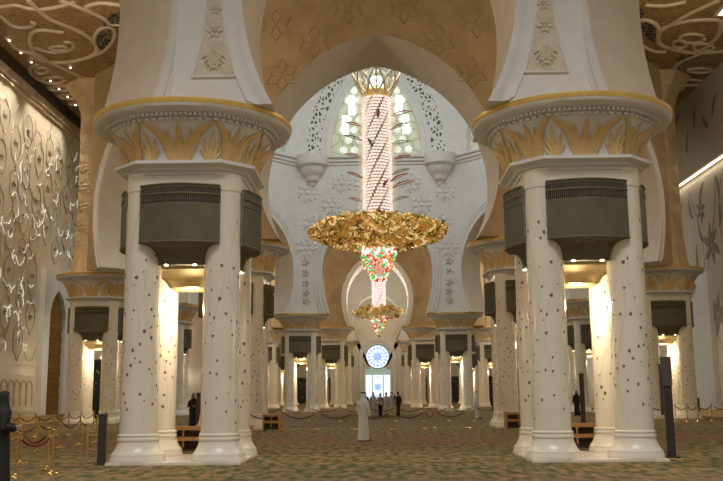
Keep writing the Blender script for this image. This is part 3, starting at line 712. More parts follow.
# ================================================================ COLUMN CLUSTERS
def oct_f(ang):                                  # square with cut corners, flats on the axes
    m = ang % (PI/2); m = min(m, PI/2-m)
    return 1/max(math.cos(m), math.cos(PI/4-m)/1.052)
def bell_r(ang, t):
    o8 = oct_f(ang); rb = 1.64*o8; rt = 2.12*(0.6*o8+0.4)
    return rb+(rt-rb)*(t**1.7)
def bell_p(ang, t, push=0.0):
    r = bell_r(ang, t)+push; return (r*math.cos(ang), r*math.sin(ang), 7.58+0.98*t)
ME = {}
g = G(); g.lathe([(.68, 0), (.69, .04), (.685, .14), (.66, .18), (.655, .24), (.60, .30), (.555, .38), (.525, .46), (.505, .53), (.505, .56), (.52, .57), (.52, .62), (.50, .635), (.50, .67), (.51, .68), (.51, .71), (.468, .74), (.462, 3.8), (.455, 6.6), (.455, 7.3)], 28)
ME['shaft'] = g.mesh('shaft', 'marble')
def inlay(seed):
    g = G(); r = random.Random(seed); R = 0.464
    def q(u, z, h=0.0): a = u/R; return ((R+h)*math.cos(a), (R+h)*math.sin(a), z)
    pts = []
    for _ in range(96):
        for _t in range(30):
            u, z = r.uniform(0, 2*PI*R), r.triangular(0.85, 6.6, 2.4)
            if all(min(abs(u-a), 2*PI*R-abs(u-a))+abs(z-b) > 0.17 for a, b in pts): break
        pts.append((u, z)); s = r.uniform(0.03, 0.068); rot = r.uniform(0, 6); n = 10 if r.random() < .6 else 6; st = r.uniform(.6, 1.0)
        ring = []
        for i in range(n):
            a = 2*PI*i/n+rot; rr_ = s if i % 2 == 0 else s*.62; ring.append(q(u+rr_*math.cos(a)*st, z+rr_*math.sin(a), 0.003))
        g.add([q(u, z, 0.012)]+ring, [(0, i+1, (i+1) % n+1) for i in range(n)], 0)
    for k in range(7):
        u0 = 2*PI*R*k/7; ph = r.uniform(0, 6)
        P_ = [q(u0+0.16*math.sin(z*1.7+ph), z, 0.002) for z in [.85+0.15*i for i in range(38)]]
        g.tube(P_, 0.005, 4, 1)
    return g.mesh('stone_inlay', ['inlay_dark', 'inlay_vine'], False)
ME['inlay'] = [inlay(i) for i in range(4)]
g = G(); g.box((0, 0, 0.03), (3.3, 3.3, 0.06)); ME['slab'] = g.mesh('base_slab', 'marble', False)
def rsq(h, r, z, n=5):
    out = []
    for qd, (sx, sy) in enumerate(((1, 1), (-1, 1), (-1, -1), (1, -1))):
        for i in range(n+1):
            a = PI/2*qd+PI/2*i/n; out.append((sx*(h-r)+r*math.cos(a), sy*(h-r)+r*math.sin(a), z))
    return out
g = G(); g.loft([rsq(1.50, .5, 6.86), rsq(1.50, .5, 7.34)]); g.loft([rsq(1.1, .2, 5.0), rsq(1.1, .2, 6.9)], 1); ME['neck'] = g.mesh('neck_block', ['marble', 'bronze_dark'])
def oct_ring(h, f, z): return [(h, -f, z), (h, f, z), (f, h, z), (-f, h, z), (-h, f, z), (-h, -f, z), (-f, -h, z), (f, -h, z)]
g = G(); g.loft([oct_ring(h, h*.60, z) for h, z in ((1.51, 7.26), (1.53, 7.27), (1.55, 7.33), (1.64, 7.38), (1.66, 7.42), (1.75, 7.46), (1.82, 7.49), (1.84, 7.50), (1.84, 7.58), (1.7, 7.60))])
ME['plate'] = g.mesh('capital_plate', 'plaster', True, 20)
g = G(); NA = 64
g.loft([[bell_p(2*PI*j/NA, i/10) for j in range(NA)] for i in range(11)]
       + [[(r*((.35*oct_f(2*PI*j/NA)+.65) if r < 2.6 else 1)*math.cos(2*PI*j/NA), r*((.35*oct_f(2*PI*j/NA)+.65) if r < 2.6 else 1)*math.sin(2*PI*j/NA), z) for j in range(NA)] for r, z in ((2.15, 8.57), (2.15, 8.62), (2.26, 8.64), (2.26, 8.70), (2.40, 8.72), (2.52, 8.735), (2.64, 8.78), (2.67, 8.84), (2.66, 8.88))])
ME['capital'] = g.mesh('capital', 'plaster', True, 30)
g = G(); g.lathe([(2.60, 8.845), (2.675, 8.85), (2.70, 8.93), (2.695, 8.985), (2.65, 9.0), (2.0, 9.005)], 64); ME['rim'] = g.mesh('gilded_rim', 'gold')
g = G()
for j in range(120):
    a = 2*PI*j/120; o8 = .35*oct_f(a)+.65
    g.box((2.30*o8*math.cos(a), 2.30*o8*math.sin(a), 8.665), (.07, .075, .075), 0, a)
for j in range(72):
    a = 2*PI*j/72; o8 = .35*oct_f(a)+.65
    g.box((2.19*o8*math.cos(a), 2.19*o8*math.sin(a), 8.575), (.07, .12, .06), 0, a)
ME['dentil'] = g.mesh('dentil_course', 'plaster', False)
def palm_leaf(g, path, wid, push=0.02, n=9):
    P_ = [Vector(p) for p in path]; q = smooth_path(P_, 3); L_, C_, R_ = [], [], []
    N_ = len(q)-1
    for i, p in enumerate(q):
        u = i/N_; d = (q[min(i+1, N_)]-q[max(i-1, 0)]); d.x *= 2.1; d = d.normalized(); pn = Vector((-d.y, d.x))
        h = wid*max(0.04, math.sin(PI*(0.18+0.82*u))**0.75)
        L_.append(bell_p(p.x-pn.x*h/2.1, min(1.02, max(0, p.y-pn.y*h)), push)); C_.append(bell_p(p.x, min(1.02, max(0, p.y)), push+0.045)); R_.append(bell_p(p.x+pn.x*h/2.1, min(1.02, max(0, p.y+pn.y*h)), push))
    g.loft([R_, C_, L_], 0, False)
r = math.radians
def big_palm(c, k):
    g = G()
    palm_leaf(g, [(c, 0.02), (c, .3), (c, .6), (c, .92)], .125)
    for s in (-1, 1):
        palm_leaf(g, [(c+s*r(2)*k, .02), (c+s*r(5)*k, .3), (c+s*r(7.5)*k, .55), (c+s*r(9.5)*k, .80)], .10)
        palm_leaf(g, [(c+s*r(4.5)*k, .02), (c+s*r(9)*k, .35), (c+s*r(15)*k, .70), (c+s*r(25)*k, .97)], .125, .03)
        palm_leaf(g, [(c+s*r(8)*k, .02), (c+s*r(11)*k, .28), (c+s*r(14)*k, .52), (c+s*r(18)*k, .78)], .075, .022)
    return g.mesh('palmette', 'gold_leaf', True, 60)
ME['palm_axis'] = big_palm(0, 1.0); ME['palm_diag'] = big_palm(PI/4, .76)
def small_palm(c, k):
    g = G()
    palm_leaf(g, [(c, 0.02), (c, .25), (c, .5), (c, .76)], .085)
    for s in (-1, 1):
        palm_leaf(g, [(c+s*r(1.5)*k, .02), (c+s*r(4)*k, .22), (c+s*r(6)*k, .4), (c+s*r(7.5)*k, .58)], .07)
        palm_leaf(g, [(c+s*r(2.5)*k, .02), (c+s*r(5.5)*k, .14), (c+s*r(8)*k, .22), (c+s*r(10.5)*k, .32)], .055)
    return g.mesh('small_palmette', 'gold_leaf', True, 60)
ME['palm_small'] = [small_palm(r(25.5), .85), small_palm(-r(25.5), .85)]
# vent grille: a swelling bronze cage between two shafts, drawn in to a bowl below (front = -Y)
def gy(x, k=1.0): return -1.56-0.30*k*math.cos(PI/2*x/1.0)
g = G(); nx = 20
xs = [-.98+1.96*i/nx for i in range(nx+1)]
def grow(z, wx=1.0, dy=0.0, k=1.0): return [(x*wx, gy(x, k)+dy, z) for x in xs]
g.loft([grow(5.40), grow(6.40)], 0, False); g.loft([grow(6.40), grow(6.42, 1, -.0), grow(6.42, 1, .04), grow(6.58, 1, .04), grow(6.58)], 1, False)
g.loft([grow(6.58), grow(6.66)], 0, False); g.loft([grow(6.66, 1, .04), grow(6.80, 1, .04)], 1, False); g.loft([grow(6.80), grow(6.87)], 0, False)
rows = []
for i in range(8):
    a = PI/2*i/7; rows.append(grow(5.38-0.5*(1-math.cos(a)), 1-0.44*math.sin(a), 0.34*math.sin(a), 1-0.4*math.sin(a)))
g.loft(rows, 0, False)
for sx in (-1, 1):
    col_ = [(sx*.98, -1.56, 5.38), (sx*.98, -1.56, 6.87), (sx*.98, -1.1, 6.87), (sx*.98, -1.1, 5.38)]; g.add(col_, [(0, 1, 2, 3)], 0)
g.add([(x, gy(x), 6.87) for x in xs]+[(.98, -1.1, 6.87), (-.98, -1.1, 6.87)], [tuple(range(nx+3))], 0)
bb = rows[-1]; g.add(bb+[(.55, -1.0, 4.88), (-.55, -1.0, 4.88)], [tuple(range(nx+3))], 0)
g.loft([[p for p in rw[:1]]+[(rw[0][0], -1.05, rw[0][2])] for rw in rows], 0, False); g.loft([[p for p in rw[-1:]]+[(rw[-1][0], -1.05, rw[-1][2])] for rw in rows], 0, False)
g.v = [(x*1.045, y, z+.10) for x, y, z in g.v]; ME['grille'] = g.mesh('vent_grille', ['bronze', 'bronze_dark'], True, 40)
g = G()
for i in range(44):
    x = -.95+1.90*i/43; y = gy(x)
    g.box((x, y-0.006, 5.9), (.018, .03, .98)); g.box((x, y+.01, 6.5), (.016, .05, .16)); g.box((x, y+.01, 6.73), (.016, .05, .14))
    if i % 2 == 0:
        P_ = [(rw[0][0]+(rw[-1][0]-rw[0][0])*(x+.98)/1.96, gy(x, 1-0.4*math.sin(PI/2*j/7))+0.34*math.sin(PI/2*j/7)-.008, rw[0][2]) for j, rw in enumerate(rows)]
        g.tube(P_, .010, 4)
g.v = [(x*1.045, y, z+.10) for x, y, z in g.v]; ME['slats'] = g.mesh('slats', 'bronze', False)
ME['gtrim'] = []
for z in (5.39, 6.62, 6.86, None):
    g = G(); g.tube([(x, y-.01, z_) for x, y, z_ in (grow(z) if z else rows[-1])], .028, 5); g.v = [(x*1.045, y, z_+.10) for x, y, z_ in g.v]; ME['gtrim'].append(g.mesh('grille_trim', 'bronze'))
g = G(); g.lathe([(.02, .02), (.05, .02), (.06, 0), (.05, -.02), (.02, -.025)], 12); ME['dlamp'] = g.mesh('downlight', 'lamp')
g = G(); g.loft([rsq(.98, .2, 5.0), rsq(.95, .2, 4.9), rsq(.80, .2, 4.80), rsq(.60, .2, 4.66), rsq(.50, .2, 4.48), rsq(.40, .15, 4.44)]); ME['tray'] = g.mesh('brass_tray', 'tray_brass')

rosQ = rosette(0.5, 6, 0.09, 'tan_pier', 'pier_rosette')
cluster_n = 0
def cluster(x, y, label, group=None, power=60.0):
    global cluster_n
    t = thing('column_cluster', label, 'column', (x, y, 0), 0, group)
    put('base_slab', ME['slab'], t)
    for i, (sx, sy) in enumerate(((-1, -1), (1, -1), (1, 1), (-1, 1))):
        o = put('shaft', ME['shaft'], t, (sx*1.02, sy*1.02, 0.06 if False else 0), (i+cluster_n)*1.1)
        put('stone_inlay', ME['inlay'][(i+cluster_n) % 4], o)
    put('neck_block', ME['neck'], t); put('capital_plate', ME['plate'], t)
    c = put('capital', ME['capital'], t); put('gilded_rim', ME['rim'], c)
    put('dentil_course', ME['dentil'], c)['kind'] = 'stuff'
    for k in range(4):
        put('palmette', ME['palm_axis'], c, None, k*PI/2); put('palmette', ME['palm_diag'], c, None, k*PI/2)
        for q in ME['palm_small']: put('small_palmette', q, c, None, k*PI/2)
    for k in range(4):
        q = put('vent_grille', ME['grille'], t, None, k*PI/2); put('slats', ME['slats'], q)['kind'] = 'stuff'
        for tm in ME['gtrim']: put('grille_trim', tm, q)
        for sx in (-.36, .36): put('downlight', ME['dlamp'], q, (sx, -1.32, 4.955))
    put('brass_tray', ME['tray'], t)
    l = bpy.data.lights.new('column_lamp', 'POINT'); l.energy = power; l.color = (1.0, 0.85, 0.62); l.shadow_soft_size = 0.12
    lo = bpy.data.objects.new('column_lamp', l); col.objects.link(lo); lo.parent = t; lo.location = (0, 0, 3.95)
    cluster_n += 1
    return t
PW = 140.0
cluster(-5.14, YA, 'big four-shaft white inlaid column cluster beside the short dark bollard', power=PW)
cluster(5.22, YA, 'big four-shaft white inlaid column cluster beside the tall dark sign post', power=PW)
for s in (-1, 1):
    side = 'niche' if s < 0 else 'flower wall'
    cluster(s*7.12, YB, 'four-shaft white column cluster under the near tan arch, on the %s side' % side, 'columns under the near dome arch', PW)
    cluster(s*7.3, YC, 'four-shaft white column cluster under the white arch behind the chandelier, on the %s side' % side, 'columns under the far dome arch', PW*1.6)
    cluster(s*17.4, 74.8, 'dome column cluster seen through the big near columns, on the %s side' % side, 'far side columns of the dome', PW*1.4)
    cluster(s*5.28, YD, 'four-shaft column cluster under the tan arch beyond the dome, on the %s side' % side, 'columns under the arch beyond the dome', PW*1.8)
    cluster(s*13.2, 105.5, 'side aisle column cluster beyond the dome, on the %s side' % side, 'aisle columns beyond the dome', PW*1.8)
    cluster(s*5.28, YE, 'small distant column cluster next to the stained glass window, on the %s side' % side, 'distant columns by the window', PW*1.8)
    cluster(s*13.2, YE, 'small distant column cluster before the black screens, on the %s side' % side, 'distant columns before the screens', PW*1.8)
cluster(-17.4, 55.8, 'four-shaft white column cluster next to the gilded wall niche', power=PW)
cluster(17.4, 55.8, 'four-shaft white column cluster next to the flower inlaid wall', power=PW)
for s in (-1, 1):
    pr = pier(s*17.4, 55.8, 'wall_pier'); pier(s*17.4, 74.8, 'wall_pier')
    for k in range(7):
        for dx in (-.38, .38): put('pier_rosette', rosQ, pr, (s*17.4+dx, 55.8-1.46, 10.6+1.25*k+(.6 if dx > 0 else 0)), 0, 1.0)
        q = put('pier_rosette', rosQ, pr, (s*17.4-s*-1.03, 55.8-1.07, 10.9+1.25*k), s*PI/4, 1.1)
    pier(s*13.2, 105.5, 'wall_pier')

# ================================================================ CHANDELIER
M['tube_glow'] = glow('lit_crystal_rod', (1.0, 0.87, 0.80), 0.75, (0.42, 0.36, 0.34), 0.25)
M['crown_glow'] = glow('lit_crystal_core', (0.95, 0.97, 1.0), 1.3)
M['ch_gold'] = glow('lit_gold_glass', (1.0, 0.66, 0.18), 0.07, (0.95, 0.64, 0.18), 0.28); M['ch_gold'].node_tree.nodes['Principled BSDF'].inputs['Metallic'].default_value = 0.5
M['ch_amber'] = glow('lit_amber_glass', (1.0, 0.46, 0.10), 0.12, (0.55, 0.24, 0.05), 0.15)
M['ch_olive'] = plain('olive_gold_glass', (0.42, 0.34, 0.06), (0.3, 0.22, 0.03), 3, 0.12, 0.4)
M['ch_pale'] = glow('pale_crystal', (1.0, 0.78, 0.36), 0.45, (0.8, 0.65, 0.4), 0.12)
M['ch_dark'] = plain('chandelier_core', (0.16, 0.09, 0.035), None, 3, 0.4, 0.5)
M['whisker'] = glow('clear_amber_spike', (0.9, 0.75, 0.5), 0.25, (0.7, 0.6, 0.42), 0.15)
M['bead_red'] = glow('red_glass_ball', (1.0, 0.04, 0.03), 0.45, (0.7, 0.02, 0.02), 0.12)
M['bead_green'] = glow('green_glass_ball', (0.06, 0.85, 0.25), 0.55, (0.03, 0.5, 0.12), 0.12)
M['bead_orange'] = glow('orange_glass_ball', (1.0, 0.30, 0.05), 0.5, (0.7, 0.22, 0.03), 0.12)
M['bead_white'] = glow('clear_lit_ball', (1.0, 0.92, 0.92), 0.8, (0.9, 0.9, 0.9), 0.12)
M['leaf_red'] = plain('red_glass_leaf', (0.45, 0.08, 0.03), (0.5, 0.16, 0.05), 4, 0.15)
M['leaf_green'] = plain('green_glass_leaf', (0.22, 0.30, 0.08), (0.3, 0.3, 0.1), 4, 0.15)
M['ball_core'] = glow('lit_pink_core', (1.0, 0.78, 0.72), 0.35, (0.5, 0.35, 0.3), 0.4)
M['dish_core'] = glow('lit_amber_dish', (1.0, 0.70, 0.26), 0.2, (0.5, 0.3, 0.1), 0.4)
CH = thing('chandelier', 'huge crystal chandelier with glowing shaft, gold dish and coloured glass balls', 'chandelier', (0.05, 65.3, 5.6))
CH0 = 5.6
rc = random.Random(21)
g = G(); g.lathe([(.05, 14-CH0), (.86, 14-CH0), (.86, 23.7-CH0), (.5, 24.0-CH0)], 20); g.lathe([(.05, 23-CH0), (.09, 30-CH0), (.09, 52.9-CH0)], 8); g.build('core', 'ch_dark', CH)
def rod_shaft(z0, z1, R, per, dz, ht, gapn, shift=.5):
    g = G(); row = 0; z = z0; ln = 2*PI*R/per*1.02
    while z < z1:
        for j in range(per):
            if j % gapn == 0: continue                 # the dark spiral gaps
            a = 2*PI*(j+shift*row+(-.1 if j % gapn == 1 else .1 if j % gapn == gapn-1 else 0))/per
            c = Vector((R*math.cos(a), R*math.sin(a), z-CH0)); tdir = Vector((-math.sin(a), math.cos(a), .16)).normalized()
            u = Vector((math.cos(a), math.sin(a), 0)); v_ = tdir.cross(u); l2 = ln*(1.08 if j % gapn in (1, gapn-1) else .94)
            g.add([c+tdir*(l2/2*p)+u*(0.05*q)+v_*(ht/2*s_) for p, q, s_ in ((-1, 1, -1), (1, 1, -1), (1, 1, 1), (-1, 1, 1), (-1, -1, -1), (1, -1, -1), (1, -1, 1), (-1, -1, 1))], [(0, 1, 2, 3), (0, 4, 5, 1), (1, 5, 6, 2), (2, 6, 7, 3), (3, 7, 4, 0)])
        z += dz; row += 1
    return g
g = rod_shaft(14.3, 23.5, 1.06, 28, .235, .14, 4); g.build('crystal_rods', 'tube_glow', CH, False)['kind'] = 'stuff'
g = G()
for _ in range(3200):
    a, z = rc.uniform(0, 2*PI), rc.uniform(14.6, 23.6); R1 = rc.uniform(1.35, 1.75)
    d = Vector((math.cos(a), math.sin(a), 0)); p0 = d*1.0+Vector((0, 0, z-CH0)); p1 = d*R1+Vector((0, 0, z-CH0+rc.uniform(0, .25))); t_ = Vector((-math.sin(a), math.cos(a), 0))*.022; k = Vector((0, 0, .022))
    g.add([p0+t_, p0-t_, p0+k, p1], [(0, 1, 3), (1, 2, 3), (2, 0, 3)])
g.build('crystal_spikes', 'whisker', CH, False)['kind'] = 'stuff'
def leaf_obj(name, base, tip, wid, mat, up=(0, 0, 1)):
    b, t = Vector(base), Vector(tip); d = t-b; s_ = d.cross(Vector(up)).normalized(); nn = s_.cross(d).normalized(); L_, C_, R_ = [], [], []
    for i in range(8):
        u = i/7; c = b+d*u+nn*(0.12*d.length*math.sin(PI*u)); h = wid*math.sin(PI*(0.06+0.92*u))
        L_.append(c-s_*h); C_.append(c+nn*wid*.5); R_.append(c+s_*h)
    g = G(); g.loft([L_, C_, R_, [p-nn*.02 for p in C_]], 0, True, False); return g.build(name, mat, CH)
for i, (a, z, ln, mt) in enumerate([(0.1, 22.2, 1.5, 'leaf_red'), (-.3, 21.0, 1.3, 'leaf_green'), (0.3, 20.0, 1.4, 'leaf_green'), (0, 18.7, 1.3, 'leaf_red'), (-.1, 17.6, 1.2, 'leaf_green'), (-.5, 17.0, 1.3, 'leaf_red'), (-.2, 16.6, 1.5, 'leaf_red'), (0.1, 15.6, 1.1, 'leaf_green'), (3.0, 21.4, 1.2, 'leaf_red'), (3.3, 20.2, 1.3, 'leaf_green'), (3.1, 18.9, 1.2, 'leaf_red'), (3.4, 17.3, 1.1, 'leaf_red'), (2.9, 15.6, 1.0, 'leaf_red'), (-1.2, 16.4, 1.0, 'leaf_red'), (-1.9, 19.5, .9, 'leaf_green'), (1.5, 19, 1.2, 'leaf_red'), (-1.5, 21.7, .8, 'leaf_red')]):
    d = Vector((math.cos(a), math.sin(a), 0))
    leaf_obj('glass_leaf', d*1.05+Vector((0, 0, z-CH0)), d*(1.25+ln)+Vector((0, 0, z-CH0+0.45)), .13, mt)
# crown of pointed openwork petals
g = G(); g.lathe([(.9, 23.5-CH0), (1.0, 23.7-CH0), (1.0, 24.1-CH0), (.6, 24.4-CH0)], 16); g.lathe([(.35, 24.2-CH0), (.62, 24.6-CH0), (.62, 25.0-CH0), (.3, 25.3-CH0)], 14, (0, 0, 0), 1); g.build('crown_base', ['ch_gold', 'crown_glow'], CH)
g = G()
loop = [(0, 0), (.36, .5), (.52, .95), (.40, 1.4), (.14, 1.85), (0, 2.2), (-.14, 1.85), (-.40, 1.4), (-.52, .95), (-.36, .5), (0, 0)]
g.tube(smooth_path([Vector((x, 0, z)) for x, z in loop], 2), .075, 6)
g.tube([(0, 0, 0), (0, -.03, 1.1), (0, 0, 2.1)], .04, 5)
for z in (.6, 1.0, 1.4):
    for s in (-1, 1): g.tube([(0, 0, z-.2), (s*.15, 0, z), (s*.32, 0, z+.1)], .035, 5)
M['crown_gold'] = plain('pale_gold', (0.78, 0.64, 0.40), (0.66, 0.5, 0.28), 3, 0.3, 0.5)
pm = g.mesh('crown_petal', 'crown_gold')
for i in range(8):
    a = 2*PI*i/8+PI/8*0; o = put('crown_petal', pm, CH, (1.0*math.cos(a), 1.0*math.sin(a), 23.75-CH0)); o.rotation_euler = (-.42, 0, a-PI/2)
# great dish of curled gold glass
def dish(zr, R, top, bot, n, size, seed, name):
    g = G(); r = random.Random(seed)
    for i in range(n):
        rad = R*math.sqrt(r.uniform(0.03, 1)); a = r.uniform(0, 2*PI); under = r.random() < 0.62
        f = 1-(rad/R)**2
        z = zr+(top-zr)*(f**.9) if not under else zr-(zr-bot)*(f**.75)
        c = Vector((rad*math.cos(a), rad*math.sin(a), z+r.uniform(-.12, .12)-CH0)); s = size*r.uniform(.6, 1.25)
        ax = Vector((r.uniform(-1, 1), r.uniform(-1, 1), r.uniform(-.7, .7))).normalized(); bx = ax.cross(Vector((r.uniform(-1, 1), r.uniform(-1, 1), r.uniform(-1, 1)))).normalized()
        q = [c-ax*s, c-ax*s*.35+bx*s*.45, c+ax*s*.35+bx*s*.45, c+ax*s*.9-bx*s*.1, c+ax*s*.7-bx*s*.5]
        m = r.choices((0, 1, 2, 3), (5, 1.8, 2.4, 1.6))[0]
        g.tube(q, [s*.10, s*.19, s*.21, s*.15, s*.05], 5, m)
    g.lathe([(.3, bot+.25-CH0), (R*.45, bot+.3-CH0), (R*.78, zr-.35-CH0), (R*.93, zr-CH0), (R*.78, zr+.15-CH0), (R*.3, top-.5-CH0)], 32, (0, 0, 0), 4)
    o = g.build(name, ['ch_gold', 'ch_amber', 'ch_olive', 'ch_pale', 'dish_core'], CH, True, 60); o['kind'] = 'stuff'; return o
dish(13.45, 5.0, 14.4, 12.25, 2600, .34, 5, 'gold_dish')
dish(7.45, 1.8, 7.8, 7.1, 420, .2, 6, 'lower_dish')
g = G(); g.lathe([(.8, 12.4-CH0), (1.0, 12.2-CH0), (.75, 10.6-CH0), (.45, 10.0-CH0), (.34, 9.8-CH0), (.34, 7.6-CH0), (.3, 7.2-CH0), (.45, 7.0-CH0), (.05, 5.9-CH0)], 16, (0, 0, 0), 1)
g.lathe([(.02, .0), (.05, .06), (.02, .35)], 6, (0, 0, 0), 0); g.build('lower_core', ['ch_dark', 'ball_core'], CH)
g = rod_shaft(7.85, 10.0, .46, 15, .17, .11, 5); g.build('lower_rods', 'tube_glow', CH, False)['kind'] = 'stuff'
bm_ = {}
for nm in ('bead_red', 'bead_green', 'bead_orange', 'bead_white'):
    g = G(); g.ball((0, 0, 0), 1.0, 8, 5); bm_[nm] = g.mesh('glass_ball', nm, True, 80)
def balls(zt, zb, r0, r1, n, sz, wts):
    for i in range(n):
        u = rc.random(); a = rc.uniform(0, 2*PI); z = zt+(zb-zt)*u; R = (r0+(r1-r0)*u)*rc.uniform(.86, 1.08)
        nm = rc.choices(('bead_red', 'bead_green', 'bead_orange', 'bead_white'), wts)[0]
        put('glass_ball', bm_[nm], CH, (R*math.cos(a), R*math.sin(a), z-CH0), 0, sz*rc.uniform(.65, 1.2))
balls(12.3, 11.2, 1.2, 1.15, 80, .115, (2.2, 2, 1.2, 4)); balls(11.7, 10.7, 1.25, 1.05, 90, .115, (2.2, 3.2, 3, 1.2)); balls(10.8, 9.7, .95, .5, 60, .11, (1.8, 3.5, 3, 1)); balls(7.2, 5.85, .72, .14, 66, .085, (3, 2.6, 3, 1))
g = G()
for zt, zb, r0, r1, n_ in ((12.3, 11.0, 1.2, 1.15, 260), (11.5, 10.6, 1.2, .95, 200), (10.8, 9.7, .9, .5, 120), (7.2, 5.85, .7, .14, 150)):
    for _ in range(n_):
        u = rc.random(); a = rc.uniform(0, 2*PI); R = (r0+(r1-r0)*u)*rc.uniform(.8, 1.06)
        g.ball((R*math.cos(a), R*math.sin(a), zt+(zb-zt)*u-CH0), rc.uniform(.045, .085), 6, 4, rc.choices((0, 1, 2, 3), (2, 3, 3, 4))[0])
g.build('small_glass_balls', ['bead_red', 'bead_green', 'bead_orange', 'bead_white'], CH, True, 80)['kind'] = 'stuff'
# ================================================================ ROPE BARRIERS
g = G(); g.lathe([(.02, 0), (.16, 0), (.165, .012), (.15, .03), (.06, .05), (.03, .075), (.02, .1)], 16); ME['st_base'] = g.mesh('stanchion_base', 'brass')
g = G(); g.lathe([(.022, .05), (.022, .86), (.03, .865), (.03, .885), (.022, .89), (.022, .91)], 10); ME['st_pole'] = g.mesh('pole', 'brass')
g = G(); g.ball((0, 0, .945), (.036, .036, .04), 10, 6); g.lathe([(.03, .9), (.035, .905), (.02, .915)], 10); ME['st_knob'] = g.mesh('finial', 'brass')
g = G(); g.tube([(.045*math.cos(2*PI*i/10), .045*math.sin(2*PI*i/10), .83) for i in range(11)], .008, 5); ME['st_ring'] = g.mesh('hook_ring', 'brass')
def stanchion(p, label, group):
    t = thing('rope_stanchion', label, 'stanchion', (p[0], p[1], 0), 0, group)
    put('stanchion_base', ME['st_base'], t); put('pole', ME['st_pole'], t); put('finial', ME['st_knob'], t); put('hook_ring', ME['st_ring'], t)
    return t
def rope(a, b, sag, label, group, rad=.02):
    t = thing('barrier_rope', label, 'rope', (a[0], a[1], .83), 0, group)
    d = Vector((b[0]-a[0], b[1]-a[1], 0)); k = d.normalized()*.045
    P_ = [k+(d-k*2)*(i/14)+Vector((0, 0, -sag*4*(i/14)*(1-i/14))) for i in range(15)]
    g = G(); g.tube(P_[1:-1], rad, 6); g.build('velvet_cord', 'rope', t)
    for q in ((P_[0], P_[1]), (P_[-2], P_[-1])): g = G(); g.tube(list(q), .016, 6); g.build('brass_end', 'brass', t)
def barrier(pts, plabel, rlabel, group, sag=.22, rad=.02):
    for p in pts: stanchion(p, plabel, group)
    for a, b in zip(pts, pts[1:]): rope(a, b, sag, rlabel, group+' ropes', rad)
barrier([(-8.9, 19.0), (-7.75, 19.28), (-7.27, 20.06)], 'brass stanchion in the short run by the black-clad person', 'red velvet rope by the black-clad person', 'rope barrier by the black-clad person', .2, .026)
barrier([(-9.18, 23.16), (-7.81, 21.26)], 'brass stanchion with slack red rope just behind the short run', 'slack red velvet rope of the pair behind the short run', 'pair of stanchions behind the short run', .26, .024)
barrier([(-10.9, 24.9), (-10.76, 26.4), (-10.55, 28.0), (-10.5, 29.9), (-10.38, 31.4), (-10.3, 33.0)], 'brass stanchion in the line running along the carpet left of the big columns', 'dark red rope in the line running along the carpet', 'barrier line along the left carpet', .2)
barrier([(-14.9, 35.6), (-14.62, 36.78), (-14.35, 37.9), (-13.95, 38.9), (-13.65, 39.9), (-13.5, 41.06), (-13.3, 42.26), (-13.1, 43.5)], 'thin brass stanchion in the line near the inscribed wall', 'dark red rope in the line near the inscribed wall', 'barrier line near the inscribed wall', .17)
barrier([(-6.2, 42.45), (-4.6, 42.6), (-2.93, 42.8), (-1.2, 42.2), (0.5, 41.68), (2.07, 42.38), (2.55, 43.45), (4.1, 43.3)], 'brass stanchion in the row across the hall behind the white-robed man', 'dark red rope in the row behind the white-robed man', 'nearer barrier row across the hall', .3, .026)
barrier([(-7.4, 55.0), (-5.9, 55.2), (-4.29, 55.2), (-2.4, 54.95), (-0.7, 54.5), (0.95, 54.0), (2.55, 53.67), (4.02, 53.29), (5.5, 53.5), (7.0, 53.8)], 'small brass stanchion in the row close to the visitors', 'dark red rope in the row close to the visitors', 'farther barrier row across the hall', .24, .024)
barrier([(13.4, 51.2), (14.7, 50.7), (16.1, 50.2), (16.65, 50.0), (17.2, 49.9), (18.2, 50.6), (19.4, 50.2), (20.6, 49.8)], 'brass stanchion in the row before the flower inlaid wall', 'dark red rope in the row before the flower inlaid wall', 'barrier row before the flower wall', .2, .026)

# ================================================================ POSTS, BOARDS, LOW SHELVES
t = thing('sign_post', 'tall dark post with a narrow board near its top', 'sign post', (7.36, 23.75, 0))
g = G(); g.box((0, 0, .015), (.34, .34, .03)); g.build('foot_plate', 'dark_post', t, False)
g = G(); g.box((0, 0, 1.0), (.20, .10, 1.95)); g.build('post', 'dark_post', t, False)
g = G(); g.box((-.03, -.07, 2.18), (.27, .06, .74)); g.build('board', 'board_face', t, False)
g = G(); g.box((-.17, -.02, 1.72), (.06, .10, 1.3)); g.build('side_rail', 'dark_post', t, False)
t = thing('bollard', 'short flat dark bollard standing at the column foot', 'bollard', (-6.98, 22.7, 0))
g = G(); g.box((0, 0, .62), (.19, .12, 1.18)); g.build('post', 'dark_post', t, False); g = G(); g.box((0, 0, .02), (.26, .22, .04)); g.build('foot_plate', 'dark_post', t, False); g = G(); g.box((0, 0, 1.22), (.21, .14, .03)); g.build('cap', 'board_face', t, False)
t = thing('bollard', 'dark bollard standing at the foot of the flower inlaid wall', 'bollard', (19.6, 56.9, 0))
g = G(); g.box((0, 0, .62), (.3, .2, 1.18)); g.build('post', 'dark_post', t, False); g = G(); g.box((0, 0, .02), (.4, .3, .04)); g.build('foot_plate', 'dark_post', t, False)
for lab, x, y, h_ in (('slim dark brown post standing between rope row and flower wall columns', 10.8, 49.0, 2.6), ('slim dark brown post near the black-clad person behind the bollard columns', -9.2, 46.2, 1.75)):
    t = thing('slim_post', lab, 'post', (x, y, 0))
    g = G(); g.box((0, 0, h_/2+.03), (.24, .1, h_-.06)); g.build('board', 'dark_wood', t, False); g = G(); g.box((0, 0, .03), (.4, .3, .06)); g.build('foot_plate', 'dark_post', t, False); g = G(); g.box((0, 0, h_), (.27, .13, .04)); g.build('cap', 'dark_post', t, False)
